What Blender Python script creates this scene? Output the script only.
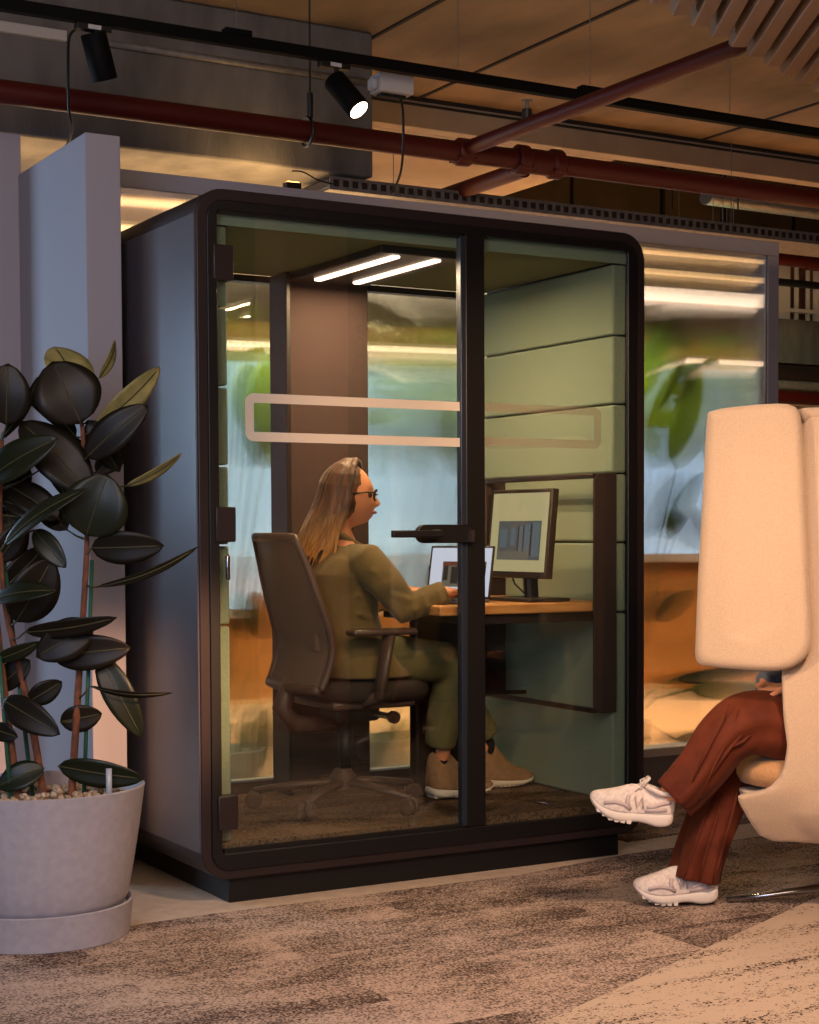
import bpy, bmesh, math, random
from math import sin, cos, pi, radians as R, sqrt, atan2
from mathutils import Vector as V, Matrix, noise
S = bpy.context.scene
for o in list(bpy.data.objects): bpy.data.objects.remove(o)

# ------------------------------------------------------------------ camera
CP = V((-1.98546, -4.95450, 1.17802)); YAW, PIT, ROL, FPX, SX, SY = 0.542054, -0.042532, -0.0030088, 1689.86, 64.3124, 92.1529
fwd = V((sin(YAW)*cos(PIT), cos(YAW)*cos(PIT), sin(PIT))); r0 = V((cos(YAW), -sin(YAW), 0)); u0 = r0.cross(fwd)
RT = r0*cos(ROL) + u0*sin(ROL); UP = -r0*sin(ROL) + u0*cos(ROL)
cd = bpy.data.cameras.new('camera'); cam = bpy.data.objects.new('camera', cd); S.collection.objects.link(cam)
M = Matrix((RT, UP, -fwd)).transposed().to_4x4(); M.translation = CP; cam.matrix_world = M
cd.sensor_fit = 'HORIZONTAL'; cd.sensor_width = 36; cd.lens = FPX*36/819; cd.shift_x = -SX/819; cd.shift_y = SY/819
cd.clip_start = .05; cd.clip_end = 100
S.camera = cam
def ray(px, py): return fwd + RT*((px-409.5-SX)/FPX) - UP*((py-512-SY)/FPX)
def onX(v, px, py): d = ray(px, py); return CP + d*((v-CP.x)/d.x)
def onY(v, px, py): d = ray(px, py); return CP + d*((v-CP.y)/d.y)
def onZ(v, px, py): d = ray(px, py); return CP + d*((v-CP.z)/d.z)
def dp(px, py, d): return CP + ray(px, py)*d
# ------------------------------------------------------------------ light
S.view_settings.view_transform = 'Standard'; S.view_settings.look = 'None'; S.view_settings.exposure = 0.0; S.view_settings.gamma = 1
try: S.view_settings.use_curve_mapping = False
except Exception: pass
S.cycles.use_denoising = True; S.cycles.max_bounces = 10; S.cycles.transparent_max_bounces = 16; S.cycles.transmission_bounces = 8
S.cycles.sample_clamp_indirect = 4; S.cycles.blur_glossy = .5; S.cycles.caustics_reflective = False
W = bpy.data.worlds.new('world'); S.world = W; W.use_nodes = True
bg = W.node_tree.nodes['Background']; bg.inputs[0].default_value = (.30, .20, .14, 1); bg.inputs[1].default_value = .10
def lamp(name, kind, loc, target, energy, color, size=.5, sy=None, angle=60, blend=.5):
    l = bpy.data.lights.new(name, kind); l.energy = energy; l.color = color
    if kind == 'AREA':
        l.shape = 'RECTANGLE'; l.size = size; l.size_y = sy or size
    elif kind == 'SPOT': l.spot_size = R(angle); l.spot_blend = blend; l.shadow_soft_size = size
    else: l.shadow_soft_size = size
    o = bpy.data.objects.new(name, l); S.collection.objects.link(o); o.location = loc
    if target is not None: o.rotation_euler = (V(target)-V(loc)).to_track_quat('-Z', 'Y').to_euler()
    return o
# daylight from the windows on the left, the room's warm ceiling spots, and added fill lamps
lamp('daylight_from_left_windows', 'AREA', (-3.4, 4.4, 1.9), (0, .3, 1.7), 120, (.50, .72, 1), 1.6, 1.3)
lamp('cool_fill_low_left', 'AREA', (-2.9, -3.6, 1.7), (-.5, -.2, .8), 60, (.58, .70, 1), 1.6, 1.6)  # cool fill added from the front to tint pot and fin
lamp('ceiling_spot_for_chair', 'SPOT', (-2.6, -2.0, 2.1), tuple(dp(736, 540, 4.98)), 500, (1, .66, .40), .12, angle=25, blend=1)
lamp('ceiling_spot_for_floor', 'SPOT', (.7, -2.9, 2.5), (.9, -.9, 0), 300, (1, .64, .43), .2, angle=75, blend=1)
lamp('ceiling_spot_for_wall', 'SPOT', (.1, -3.2, 1.9), (-.10, .56, .5), 1100, (1, .52, .27), .08, angle=12, blend=.9)
lamp('ceiling_spot_for_booth', 'SPOT', (-.2, -2.4, 3.0), (.95, .3, 1.15), 280, (1, .52, .24), .1, angle=27, blend=.9)
lamp('added_spot_for_felt', 'SPOT', (.0, -2.6, 2.45), (1.61, .5, 1.5), 230, (1, .60, .33), .1, angle=20, blend=.8)  # added spot that warms the right felt wall towards beige
lamp('warm_room_glow', 'AREA', (-1.4, -3.6, 3.1), (.2, 0, .6), 120, (1, .72, .56), 3.0, 2.0)
lamp('ceiling_uplight_glow', 'AREA', (2.5, .2, 2.45), (2.5, .3, 4), 6.5, (1, .62, .34), 2.6, 1.6)
for lx_, ly_ in ((1.6, 3.6), (3.4, 3.2), (5.4, 3.4)): lamp('far_room_spot', 'SPOT', (lx_, ly_, 3.0), (lx_+.3, ly_+.6, 0), 800, (1, .50, .17), .15, angle=120, blend=1)
lamp('added_pillar_spot', 'SPOT', (1.6, -2.2, 3.0), (2.35, -4.0, 1.1), 115, (1, .72, .56), .1, angle=60, blend=1)  # added to brighten the pillar so its reflection shows in the glass
lamp('added_plant_spot', 'SPOT', (2.2, 1.27, 2.42), (2.55, 1.6, 1.2), 110, (1, .92, .62), .03, angle=95, blend=1)  # added unseen spots behind the frame, brightening the plant leaves
lamp('added_plant_spot', 'SPOT', (.6, 1.27, 2.42), (.7, 1.6, 1.0), 90, (1, .92, .62), .03, angle=95, blend=1)

# ------------------------------------------------------------------ materials
def lin(c): return tuple(((x/255+.055)/1.055)**2.4 if x > 10 else x/255/12.92 for x in c)
def mat(name, rgb, rough=.6, metal=0, rgb2=None, scale=8, detail=3, stretch=(1, 1, 1), bump=0, bscale=60, emis=None, estr=0, sheen=0, coat=0, lo=.35, hi=.65, spec=.5, aniso=0):
    m = bpy.data.materials.new(name); m.use_nodes = True; n = m.node_tree.nodes; L = m.node_tree.links
    b = n['Principled BSDF']; b.inputs['Base Color'].default_value = (*lin(rgb), 1)
    b.inputs['Roughness'].default_value = rough; b.inputs['Metallic'].default_value = metal
    b.inputs['Specular IOR Level'].default_value = spec
    if sheen: b.inputs['Sheen Weight'].default_value = sheen; b.inputs['Sheen Roughness'].default_value = .4
    if coat: b.inputs['Coat Weight'].default_value = coat; b.inputs['Coat Roughness'].default_value = .15
    if aniso: b.inputs['Anisotropic'].default_value = aniso
    tc = n.new('ShaderNodeTexCoord'); mp = n.new('ShaderNodeMapping'); L.new(tc.outputs['Object'], mp.inputs[0]); mp.inputs['Scale'].default_value = stretch
    if rgb2:
        t = n.new('ShaderNodeTexNoise'); t.inputs['Scale'].default_value = scale; t.inputs['Detail'].default_value = detail
        L.new(mp.outputs[0], t.inputs[0]); cr = n.new('ShaderNodeValToRGB'); L.new(t.outputs[0], cr.inputs[0])
        cr.color_ramp.elements[0].position = lo; cr.color_ramp.elements[1].position = hi
        cr.color_ramp.elements[0].color = (*lin(rgb), 1); cr.color_ramp.elements[1].color = (*lin(rgb2), 1)
        L.new(cr.outputs[0], b.inputs['Base Color'])
    if bump:
        t = n.new('ShaderNodeTexNoise'); t.inputs['Scale'].default_value = bscale; t.inputs['Detail'].default_value = 4
        L.new(mp.outputs[0], t.inputs[0]); bp = n.new('ShaderNodeBump'); bp.inputs['Strength'].default_value = bump; bp.inputs['Distance'].default_value = .01
        L.new(t.outputs[0], bp.inputs['Height']); L.new(bp.outputs[0], b.inputs['Normal'])
    if emis: b.inputs['Emission Color'].default_value = (*lin(emis), 1); b.inputs['Emission Strength'].default_value = estr
    return m
def pane_mat(name, tint, tr=.9, fres=.05, rough=0.0):
    m = bpy.data.materials.new(name); m.use_nodes = True; n = m.node_tree.nodes; L = m.node_tree.links
    n.remove(n['Principled BSDF']); t = n.new('ShaderNodeBsdfTransparent'); t.inputs[0].default_value = (*[x*tr for x in tint], 1)
    g = n.new('ShaderNodeBsdfGlossy'); g.inputs['Roughness'].default_value = rough; lw = n.new('ShaderNodeLayerWeight'); lw.inputs[0].default_value = .5; pw = n.new('ShaderNodeMath'); pw.operation = 'POWER'; pw.inputs[1].default_value = 5; L.new(lw.outputs['Facing'], pw.inputs[0]); f = n.new('ShaderNodeMath'); f.operation = 'MULTIPLY_ADD'; f.inputs[1].default_value = 1-fres; f.inputs[2].default_value = fres; L.new(pw.outputs[0], f.inputs[0])
    mx = n.new('ShaderNodeMixShader'); L.new(f.outputs[0], mx.inputs[0]); L.new(t.outputs[0], mx.inputs[1]); L.new(g.outputs[0], mx.inputs[2])
    L.new(mx.outputs[0], n['Material Output'].inputs[0]); return m
def film_mat(name, rgb, alpha):
    m = bpy.data.materials.new(name); m.use_nodes = True; n = m.node_tree.nodes; L = m.node_tree.links
    b = n['Principled BSDF']; b.inputs['Base Color'].default_value = (*lin(rgb), 1); b.inputs['Roughness'].default_value = .7; b.inputs['Alpha'].default_value = alpha
    return m
def ribbed_mat():
    m = bpy.data.materials.new('ribbed_glass'); m.use_nodes = True; n = m.node_tree.nodes; L = m.node_tree.links
    n.remove(n['Principled BSDF']); out = n['Material Output']
    rf = n.new('ShaderNodeBsdfRefraction'); rf.inputs['IOR'].default_value = 1.45; rf.inputs['Roughness'].default_value = .02; rf.inputs['Color'].default_value = (.97, .97, .96, 1)
    gl = n.new('ShaderNodeBsdfGlossy'); gl.inputs['Roughness'].default_value = .12
    tc = n.new('ShaderNodeTexCoord'); sx = n.new('ShaderNodeSeparateXYZ'); L.new(tc.outputs['Object'], sx.inputs[0])
    mu = n.new('ShaderNodeMath'); mu.operation = 'MULTIPLY'; mu.inputs[1].default_value = 2*pi/.005; L.new(sx.outputs[0], mu.inputs[0])
    si = n.new('ShaderNodeMath'); si.operation = 'SINE'; L.new(mu.outputs[0], si.inputs[0])
    # rib profile: flat crown with steep valleys, tilting the normal sideways only
    cb = n.new('ShaderNodeCombineXYZ'); ml = n.new('ShaderNodeMath'); ml.operation = 'MULTIPLY'; ml.inputs[1].default_value = .5; L.new(si.outputs[0], ml.inputs[0])
    L.new(ml.outputs[0], cb.inputs[0])
    ge = n.new('ShaderNodeNewGeometry'); ad = n.new('ShaderNodeVectorMath'); ad.operation = 'ADD'; L.new(ge.outputs['Normal'], ad.inputs[0]); L.new(cb.outputs[0], ad.inputs[1])
    no = n.new('ShaderNodeVectorMath'); no.operation = 'NORMALIZE'; L.new(ad.outputs[0], no.inputs[0])
    L.new(no.outputs[0], rf.inputs['Normal']); L.new(no.outputs[0], gl.inputs['Normal'])
    mx = n.new('ShaderNodeMixShader'); mx.inputs[0].default_value = .05; L.new(rf.outputs[0], mx.inputs[1]); L.new(gl.outputs[0], mx.inputs[2]); L.new(mx.outputs[0], out.inputs[0])
    return m
def carpet_mat(name, a, b, tile=(1.0, .25)):
    m = bpy.data.materials.new(name); m.use_nodes = True; n = m.node_tree.nodes; L = m.node_tree.links; P = n['Principled BSDF']
    P.inputs['Roughness'].default_value = .97; P.inputs['Specular IOR Level'].default_value = .1
    tc = n.new('ShaderNodeTexCoord')
    br = n.new('ShaderNodeTexBrick'); br.inputs['Scale'].default_value = 1; br.inputs['Brick Width'].default_value = tile[0]; br.inputs['Row Height'].default_value = tile[1]
    br.inputs['Mortar Size'].default_value = 0; br.inputs['Color1'].default_value = (0, 0, 0, 1); br.inputs['Color2'].default_value = (1, 1, 1, 1); br.offset = .5
    L.new(tc.outputs['Object'], br.inputs[0])
    mp = n.new('ShaderNodeMapping'); mp.inputs['Scale'].default_value = (1.3, 2.4, 1); L.new(tc.outputs['Object'], mp.inputs[0])
    cm = n.new('ShaderNodeVectorMath'); cm.operation = 'ADD'; L.new(mp.outputs[0], cm.inputs[0]); L.new(br.outputs[0], cm.inputs[1])
    n1 = n.new('ShaderNodeTexNoise'); n1.inputs['Scale'].default_value = 2.0; n1.inputs['Detail'].default_value = 6; n1.inputs['Roughness'].default_value = .62; L.new(cm.outputs[0], n1.inputs[0])
    n2 = n.new('ShaderNodeTexNoise'); n2.inputs['Scale'].default_value = 150; n2.inputs['Detail'].default_value = 2; L.new(tc.outputs['Object'], n2.inputs[0])
    def math(op, x, y):
        q = n.new('ShaderNodeMath'); q.operation = op
        for i, v in enumerate((x, y)):
            if isinstance(v, (int, float)): q.inputs[i].default_value = v
            else: L.new(v, q.inputs[i])
        return q.outputs[0]
    s = math('MULTIPLY', math('SUBTRACT', n1.outputs[0], .5), 2.7)
    t = math('MULTIPLY', math('SUBTRACT', n2.outputs[0], .5), 3.4)
    k = math('MULTIPLY', math('SUBTRACT', br.outputs[0], .5), .38)
    v = math('ADD', math('ADD', math('ADD', s, t), k), .5)
    cr = n.new('ShaderNodeValToRGB'); L.new(v, cr.inputs[0]); cr.color_ramp.elements[0].color = (*lin(a), 1); cr.color_ramp.elements[1].color = (*lin(b), 1)
    cr.color_ramp.elements[0].position = .05; cr.color_ramp.elements[1].position = .95
    L.new(cr.outputs[0], P.inputs['Base Color'])
    bp = n.new('ShaderNodeBump'); bp.inputs['Strength'].default_value = .5; bp.inputs['Distance'].default_value = .004; L.new(n2.outputs[0], bp.inputs['Height']); L.new(bp.outputs[0], P.inputs['Normal'])
    return m
def speck_mat(name, a, b):
    m = bpy.data.materials.new(name); m.use_nodes = True; n = m.node_tree.nodes; L = m.node_tree.links; P = n['Principled BSDF']
    P.inputs['Roughness'].default_value = .95; P.inputs['Specular IOR Level'].default_value = .1
    tc = n.new('ShaderNodeTexCoord'); mp = n.new('ShaderNodeMapping'); mp.inputs['Rotation'].default_value = (0, 0, R(-8)); mp.inputs['Scale'].default_value = (1, 1.5, 1); L.new(tc.outputs['Object'], mp.inputs[0])
    n1 = n.new('ShaderNodeTexNoise'); n1.inputs['Scale'].default_value = 62; n1.inputs['Detail'].default_value = 1; n1.inputs['Distortion'].default_value = 1.6; L.new(mp.outputs[0], n1.inputs[0])
    mq = n.new('ShaderNodeMapping'); mq.inputs['Rotation'].default_value = (0, 0, R(-8)); mq.inputs['Scale'].default_value = (1.2, 10, 1); L.new(tc.outputs['Object'], mq.inputs[0])
    n2 = n.new('ShaderNodeTexNoise'); n2.inputs['Scale'].default_value = 1.1; n2.inputs['Detail'].default_value = 2; L.new(mq.outputs[0], n2.inputs[0])
    ad = n.new('ShaderNodeMath'); ad.operation = 'MULTIPLY_ADD'; L.new(n2.outputs[0], ad.inputs[0]); ad.inputs[1].default_value = .70; L.new(n1.outputs[0], ad.inputs[2])
    cr = n.new('ShaderNodeValToRGB'); L.new(ad.outputs[0], cr.inputs[0]); cr.color_ramp.elements[0].position = .965; cr.color_ramp.elements[1].position = .985
    cr.color_ramp.elements[0].color = (*lin(a), 1); cr.color_ramp.elements[1].color = (*lin(b), 1); L.new(cr.outputs[0], P.inputs['Base Color'])
    bp = n.new('ShaderNodeBump'); bp.inputs['Strength'].default_value = .25; bp.inputs['Distance'].default_value = .004; L.new(n1.outputs[0], bp.inputs['Height']); L.new(bp.outputs[0], P.inputs['Normal'])
    return m
K = {}
K['panel'] = mat('grey_lacquer_panel', (74, 70, 76), .25, bump=.02, bscale=400)
K['frame'] = mat('brown_black_aluminium', (46, 36, 36), .42, .35, spec=.5)
K['black'] = mat('black_metal', (14, 13, 14), .45, .2)
K['track'] = mat('matt_black_track', (5, 5, 5), .7, spec=.12)
K['plastic'] = mat('black_plastic', (22, 20, 20), .5)
K['edge'] = mat('blue_grey_door_profile', (60, 70, 84), .35, .7)
K['felt'] = mat('green_felt', (130, 146, 126), .95, rgb2=(140, 155, 135), scale=160, bump=.25, bscale=500, sheen=.15)
K['ceilfelt'] = mat('shaded_green_felt', (104, 108, 76), .95, bump=.2, bscale=500)  # same green felt, with the ceiling's shade put into a darker colour
K['column'] = mat('brown_felt_column', (56, 40, 38), .9, rgb2=(50, 36, 34), scale=60, bump=.15, bscale=300)
K['boothfloor'] = carpet_mat('booth_carpet', (56, 46, 38), (120, 98, 78))
K['glass'] = pane_mat('clear_glass', (.95, .97, .93), .95, .055)
K['rearglass'] = pane_mat('rear_clear_glass', (.96, .98, .96), .96, .02)
K['decal'] = film_mat('pale_frosted_film', (206, 200, 186), .9)
K['decal2'] = film_mat('dim_frosted_film', (134, 116, 96), .26)  # same film less lit: dimness put into darker colour and lower alpha
K['ribbed'] = ribbed_mat()
K['wallgrey'] = mat('grey_painted_frame', (150, 147, 156), .7, bump=.05, bscale=300)
K['concrete'] = mat('grey_concrete', (84, 82, 80), .9, rgb2=(108, 105, 102), scale=5, detail=7, stretch=(1.6, 1, .5), bump=.25, bscale=50)
K['ceil'] = mat('brown_concrete_ceiling', (110, 94, 74), .9, rgb2=(134, 114, 90), scale=1.6, detail=7, stretch=(2.5, 1, 1), bump=.15, bscale=60)
K['pillar'] = mat('brown_clad_pillar', (196, 140, 116), .8)
K['beige'] = mat('pale_concrete_beam', (168, 150, 128), .9, rgb2=(150, 132, 112), scale=3, detail=6, bump=.1)
K['joint'] = mat('dark_joint', (30, 22, 18), .9)
K['farwall'] = mat('far_wall_brown_board', (118, 94, 60), .85, rgb2=(104, 82, 52), scale=3)
K['redpipe'] = mat('oxide_red_paint', (68, 14, 9), .5, spec=.3, bump=.03, bscale=80)
K['galv'] = mat('galvanised_steel', (120, 116, 112), .6, .3, rgb2=(100, 98, 96), scale=30)
K['foil'] = mat('crumpled_foil', (190, 196, 204), .3, .9, bump=.9, bscale=25)
K['boxgrey'] = mat('pale_grey_plastic', (176, 174, 172), .5)
K['baffle'] = mat('brown_baffle_felt', (166, 134, 106), .95, bump=.15, bscale=300)
K['carpet'] = carpet_mat('brown_grey_carpet', (70, 56, 50), (186, 164, 148))
K['base'] = mat('beige_plain_floor', (196, 176, 152), .8, rgb2=(182, 162, 140), scale=20, bump=.1, bscale=200)
K['speck'] = speck_mat('beige_specked_carpet', (186, 166, 146), (60, 44, 38))
K['pot'] = mat('pale_grey_pot', (164, 160, 168), .6, rgb2=(156, 152, 160), scale=40, bump=.06, bscale=220)
K['soil'] = mat('clay_pebbles', (140, 112, 84), .9, rgb2=(196, 176, 150), scale=60, bump=.8, bscale=60)
K['leaf'] = mat('dark_rubber_leaf', (18, 28, 14), .42, rgb2=(30, 32, 14), scale=3, coat=.04, spec=.3)
K['leafdark'] = mat('blackish_rubber_leaf', (18, 17, 10), .45, rgb2=(27, 21, 12), scale=3, coat=.02, spec=.25)
K['leaflight'] = mat('lit_olive_leaf', (160, 152, 96), .6, rgb2=(118, 118, 70), scale=14)  # leaves catching light, their brightness put into a paler olive
K['vein'] = mat('leaf_midrib', (60, 58, 28), .6)
K['stem'] = mat('brown_woody_stem', (126, 74, 44), .8, rgb2=(84, 50, 34), scale=40, stretch=(1, 1, .6), bump=.4)
K['stake'] = mat('green_stake', (34, 84, 62), .55)
K['clear'] = mat('clear_plastic_tube', (170, 180, 190), .2)
K['skin'] = mat('skin', (204, 138, 100), .5, bump=.03, bscale=200)
K['eyecol'] = mat('brown_eye', (70, 44, 30), .25)
K['lips'] = mat('rose_lips', (150, 70, 60), .5)
K['hair'] = mat('brown_hair', (44, 25, 16), .5, rgb2=(92, 54, 30), scale=26, stretch=(2.2, 2.2, .25), bump=.3, bscale=70, sheen=.2)
K['hair2'] = K['hair']
def ombre():
    m = K['hair'].copy(); m.name = 'brown_hair_golden_ends'; n = m.node_tree.nodes; L = m.node_tree.links; P = n['Principled BSDF']; src = P.inputs['Base Color'].links[0].from_socket
    tc = n.new('ShaderNodeTexCoord'); sx = n.new('ShaderNodeSeparateXYZ'); L.new(tc.outputs['Object'], sx.inputs[0]); mr = n.new('ShaderNodeMapRange'); mr.inputs[1].default_value = 1.08; mr.inputs[2].default_value = .90
    L.new(sx.outputs[2], mr.inputs[0]); nz_ = n.new('ShaderNodeTexNoise'); nz_.inputs['Scale'].default_value = 60; mp = n.new('ShaderNodeMapping'); mp.inputs['Scale'].default_value = (1, 1, .12); L.new(tc.outputs['Object'], mp.inputs[0]); L.new(mp.outputs[0], nz_.inputs[0])
    mu = n.new('ShaderNodeMath'); mu.operation = 'MULTIPLY'; L.new(mr.outputs[0], mu.inputs[0]); L.new(nz_.outputs[0], mu.inputs[1]); m2 = n.new('ShaderNodeMath'); m2.operation = 'MULTIPLY'; m2.inputs[1].default_value = 1.6; m2.use_clamp = True; L.new(mu.outputs[0], m2.inputs[0])
    mx = n.new('ShaderNodeMix'); mx.data_type = 'RGBA'; L.new(m2.outputs[0], mx.inputs[0]); L.new(src, mx.inputs[6]); mx.inputs[7].default_value = (*lin((206, 150, 78)), 1); L.new(mx.outputs[2], P.inputs['Base Color']); return m
K['hair'] = ombre()
K['hairtip'] = mat('golden_hair_ends', (170, 112, 54), .5, rgb2=(206, 154, 84), scale=30, stretch=(2, 2, .3), bump=.3, bscale=70)
K['olive'] = mat('olive_wool', (104, 88, 52), .9, rgb2=(90, 76, 44), scale=9, bump=.25, bscale=36, sheen=.2)
K['olivetr'] = mat('olive_trouser_cloth', (100, 98, 62), .9, rgb2=(86, 84, 54), scale=9, bump=.2, bscale=36)
K['sock'] = mat('black_sock', (18, 12, 12), .9)
K['suede'] = mat('sand_suede', (146, 114, 84), .9, rgb2=(132, 102, 74), scale=40, bump=.1)
K['solewhite'] = mat('off_white_rubber', (214, 204, 192), .6)
K['brown'] = mat('rust_brown_cloth', (98, 43, 21), .75, rgb2=(80, 33, 15), scale=12, bump=.12, bscale=60, sheen=.05, spec=.2)
K['shoewhite'] = mat('white_mesh_fabric', (222, 210, 198), .75, rgb2=(204, 190, 180), scale=90, bump=.15, bscale=400)
K['shoegrey'] = mat('pale_mauve_suede', (190, 174, 170), .8)
K['lace'] = mat('white_lace', (232, 222, 208), .8)
K['knit'] = mat('grey_blue_knit', (96, 108, 128), .9, bump=.3, bscale=120)
K['chairfab'] = mat('beige_wool_felt', (196, 170, 142), .95, rgb2=(188, 162, 134), scale=220, detail=2, bump=.35, bscale=420, sheen=.3)
K['cushion'] = mat('tan_wool_cushion', (186, 142, 96), .95, rgb2=(174, 130, 88), scale=140, bump=.3, bscale=420, sheen=.2)
K['chrome'] = mat('polished_steel', (160, 158, 160), .22, 1)
K['mesh'] = mat('grey_brown_chair_mesh', (104, 88, 80), .8, rgb2=(90, 76, 70), scale=240)
K['chairfr'] = mat('brown_black_plastic', (74, 58, 52), .45)
K['mesh'].node_tree.nodes['Principled BSDF'].inputs['Alpha'].default_value = .86
K['darkfab'] = mat('dark_seat_fabric', (40, 34, 32), .95, bump=.2, bscale=300)
K['wood'] = mat('oak_worktop', (198, 146, 88), .45, rgb2=(176, 122, 68), scale=6, stretch=(1, 14, 14), detail=5)
K['bezel'] = mat('dark_brown_bezel', (34, 26, 24), .45)
K['screen'] = mat('monitor_picture_page', (20, 20, 20), .4, emis=(226, 208, 156), estr=.62)
K['lapscreen'] = mat('laptop_page', (20, 20, 20), .4, emis=(214, 216, 240), estr=1.0)
for nm, c, e in (('pic_grey', (104, 104, 104), .6), ('pic_floor', (128, 120, 110), .6), ('pic_dark', (46, 42, 44), .5), ('pic_red', (120, 60, 44), .7), ('pic_tan', (168, 128, 84), .7), ('pic_white', (216, 212, 206), .8), ('pic_blue', (110, 124, 136), .6)):
    K[nm] = mat(nm, (10, 10, 10), .5, emis=c, estr=e)
K['alu'] = mat('laptop_aluminium', (150, 148, 146), .35, .9)
K['tube'] = mat('warm_led_tube', (255, 220, 200), .5, emis=(255, 214, 190), estr=5)
K['led'] = mat('lamp_face', (255, 240, 220), .5, emis=(255, 226, 188), estr=9)
K['orangelamp'] = mat('orange_lamp_face', (255, 200, 120), .5, emis=(255, 186, 96), estr=8)
K['sky'] = mat('daylight_behind_window', (160, 190, 220), .5, emis=(156, 198, 240), estr=1.35)
K['pendant'] = mat('bright_ceiling_panel_lamp', (255, 240, 220), .5, emis=(255, 226, 196), estr=3.2)
K['warmline'] = mat('warm_linear_lamp', (255, 220, 180), .5, emis=(255, 204, 140), estr=2.2)
K['green1'] = mat('bright_green_leaf', (120, 150, 20), .5, rgb2=(86, 120, 16), scale=4)
K['green2'] = mat('mid_green_leaf', (50, 92, 26), .45, rgb2=(40, 74, 24), scale=4)
K['white'] = mat('white_ledge', (230, 224, 216), .6)
K['brick'] = mat('brown_far_room', (150, 112, 84), .85, rgb2=(132, 96, 70), scale=2)
K['ochre'] = mat('ochre_back_wall', (172, 112, 52), .85, rgb2=(130, 92, 48), scale=1.2, stretch=(.3, 1, 3))

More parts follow.
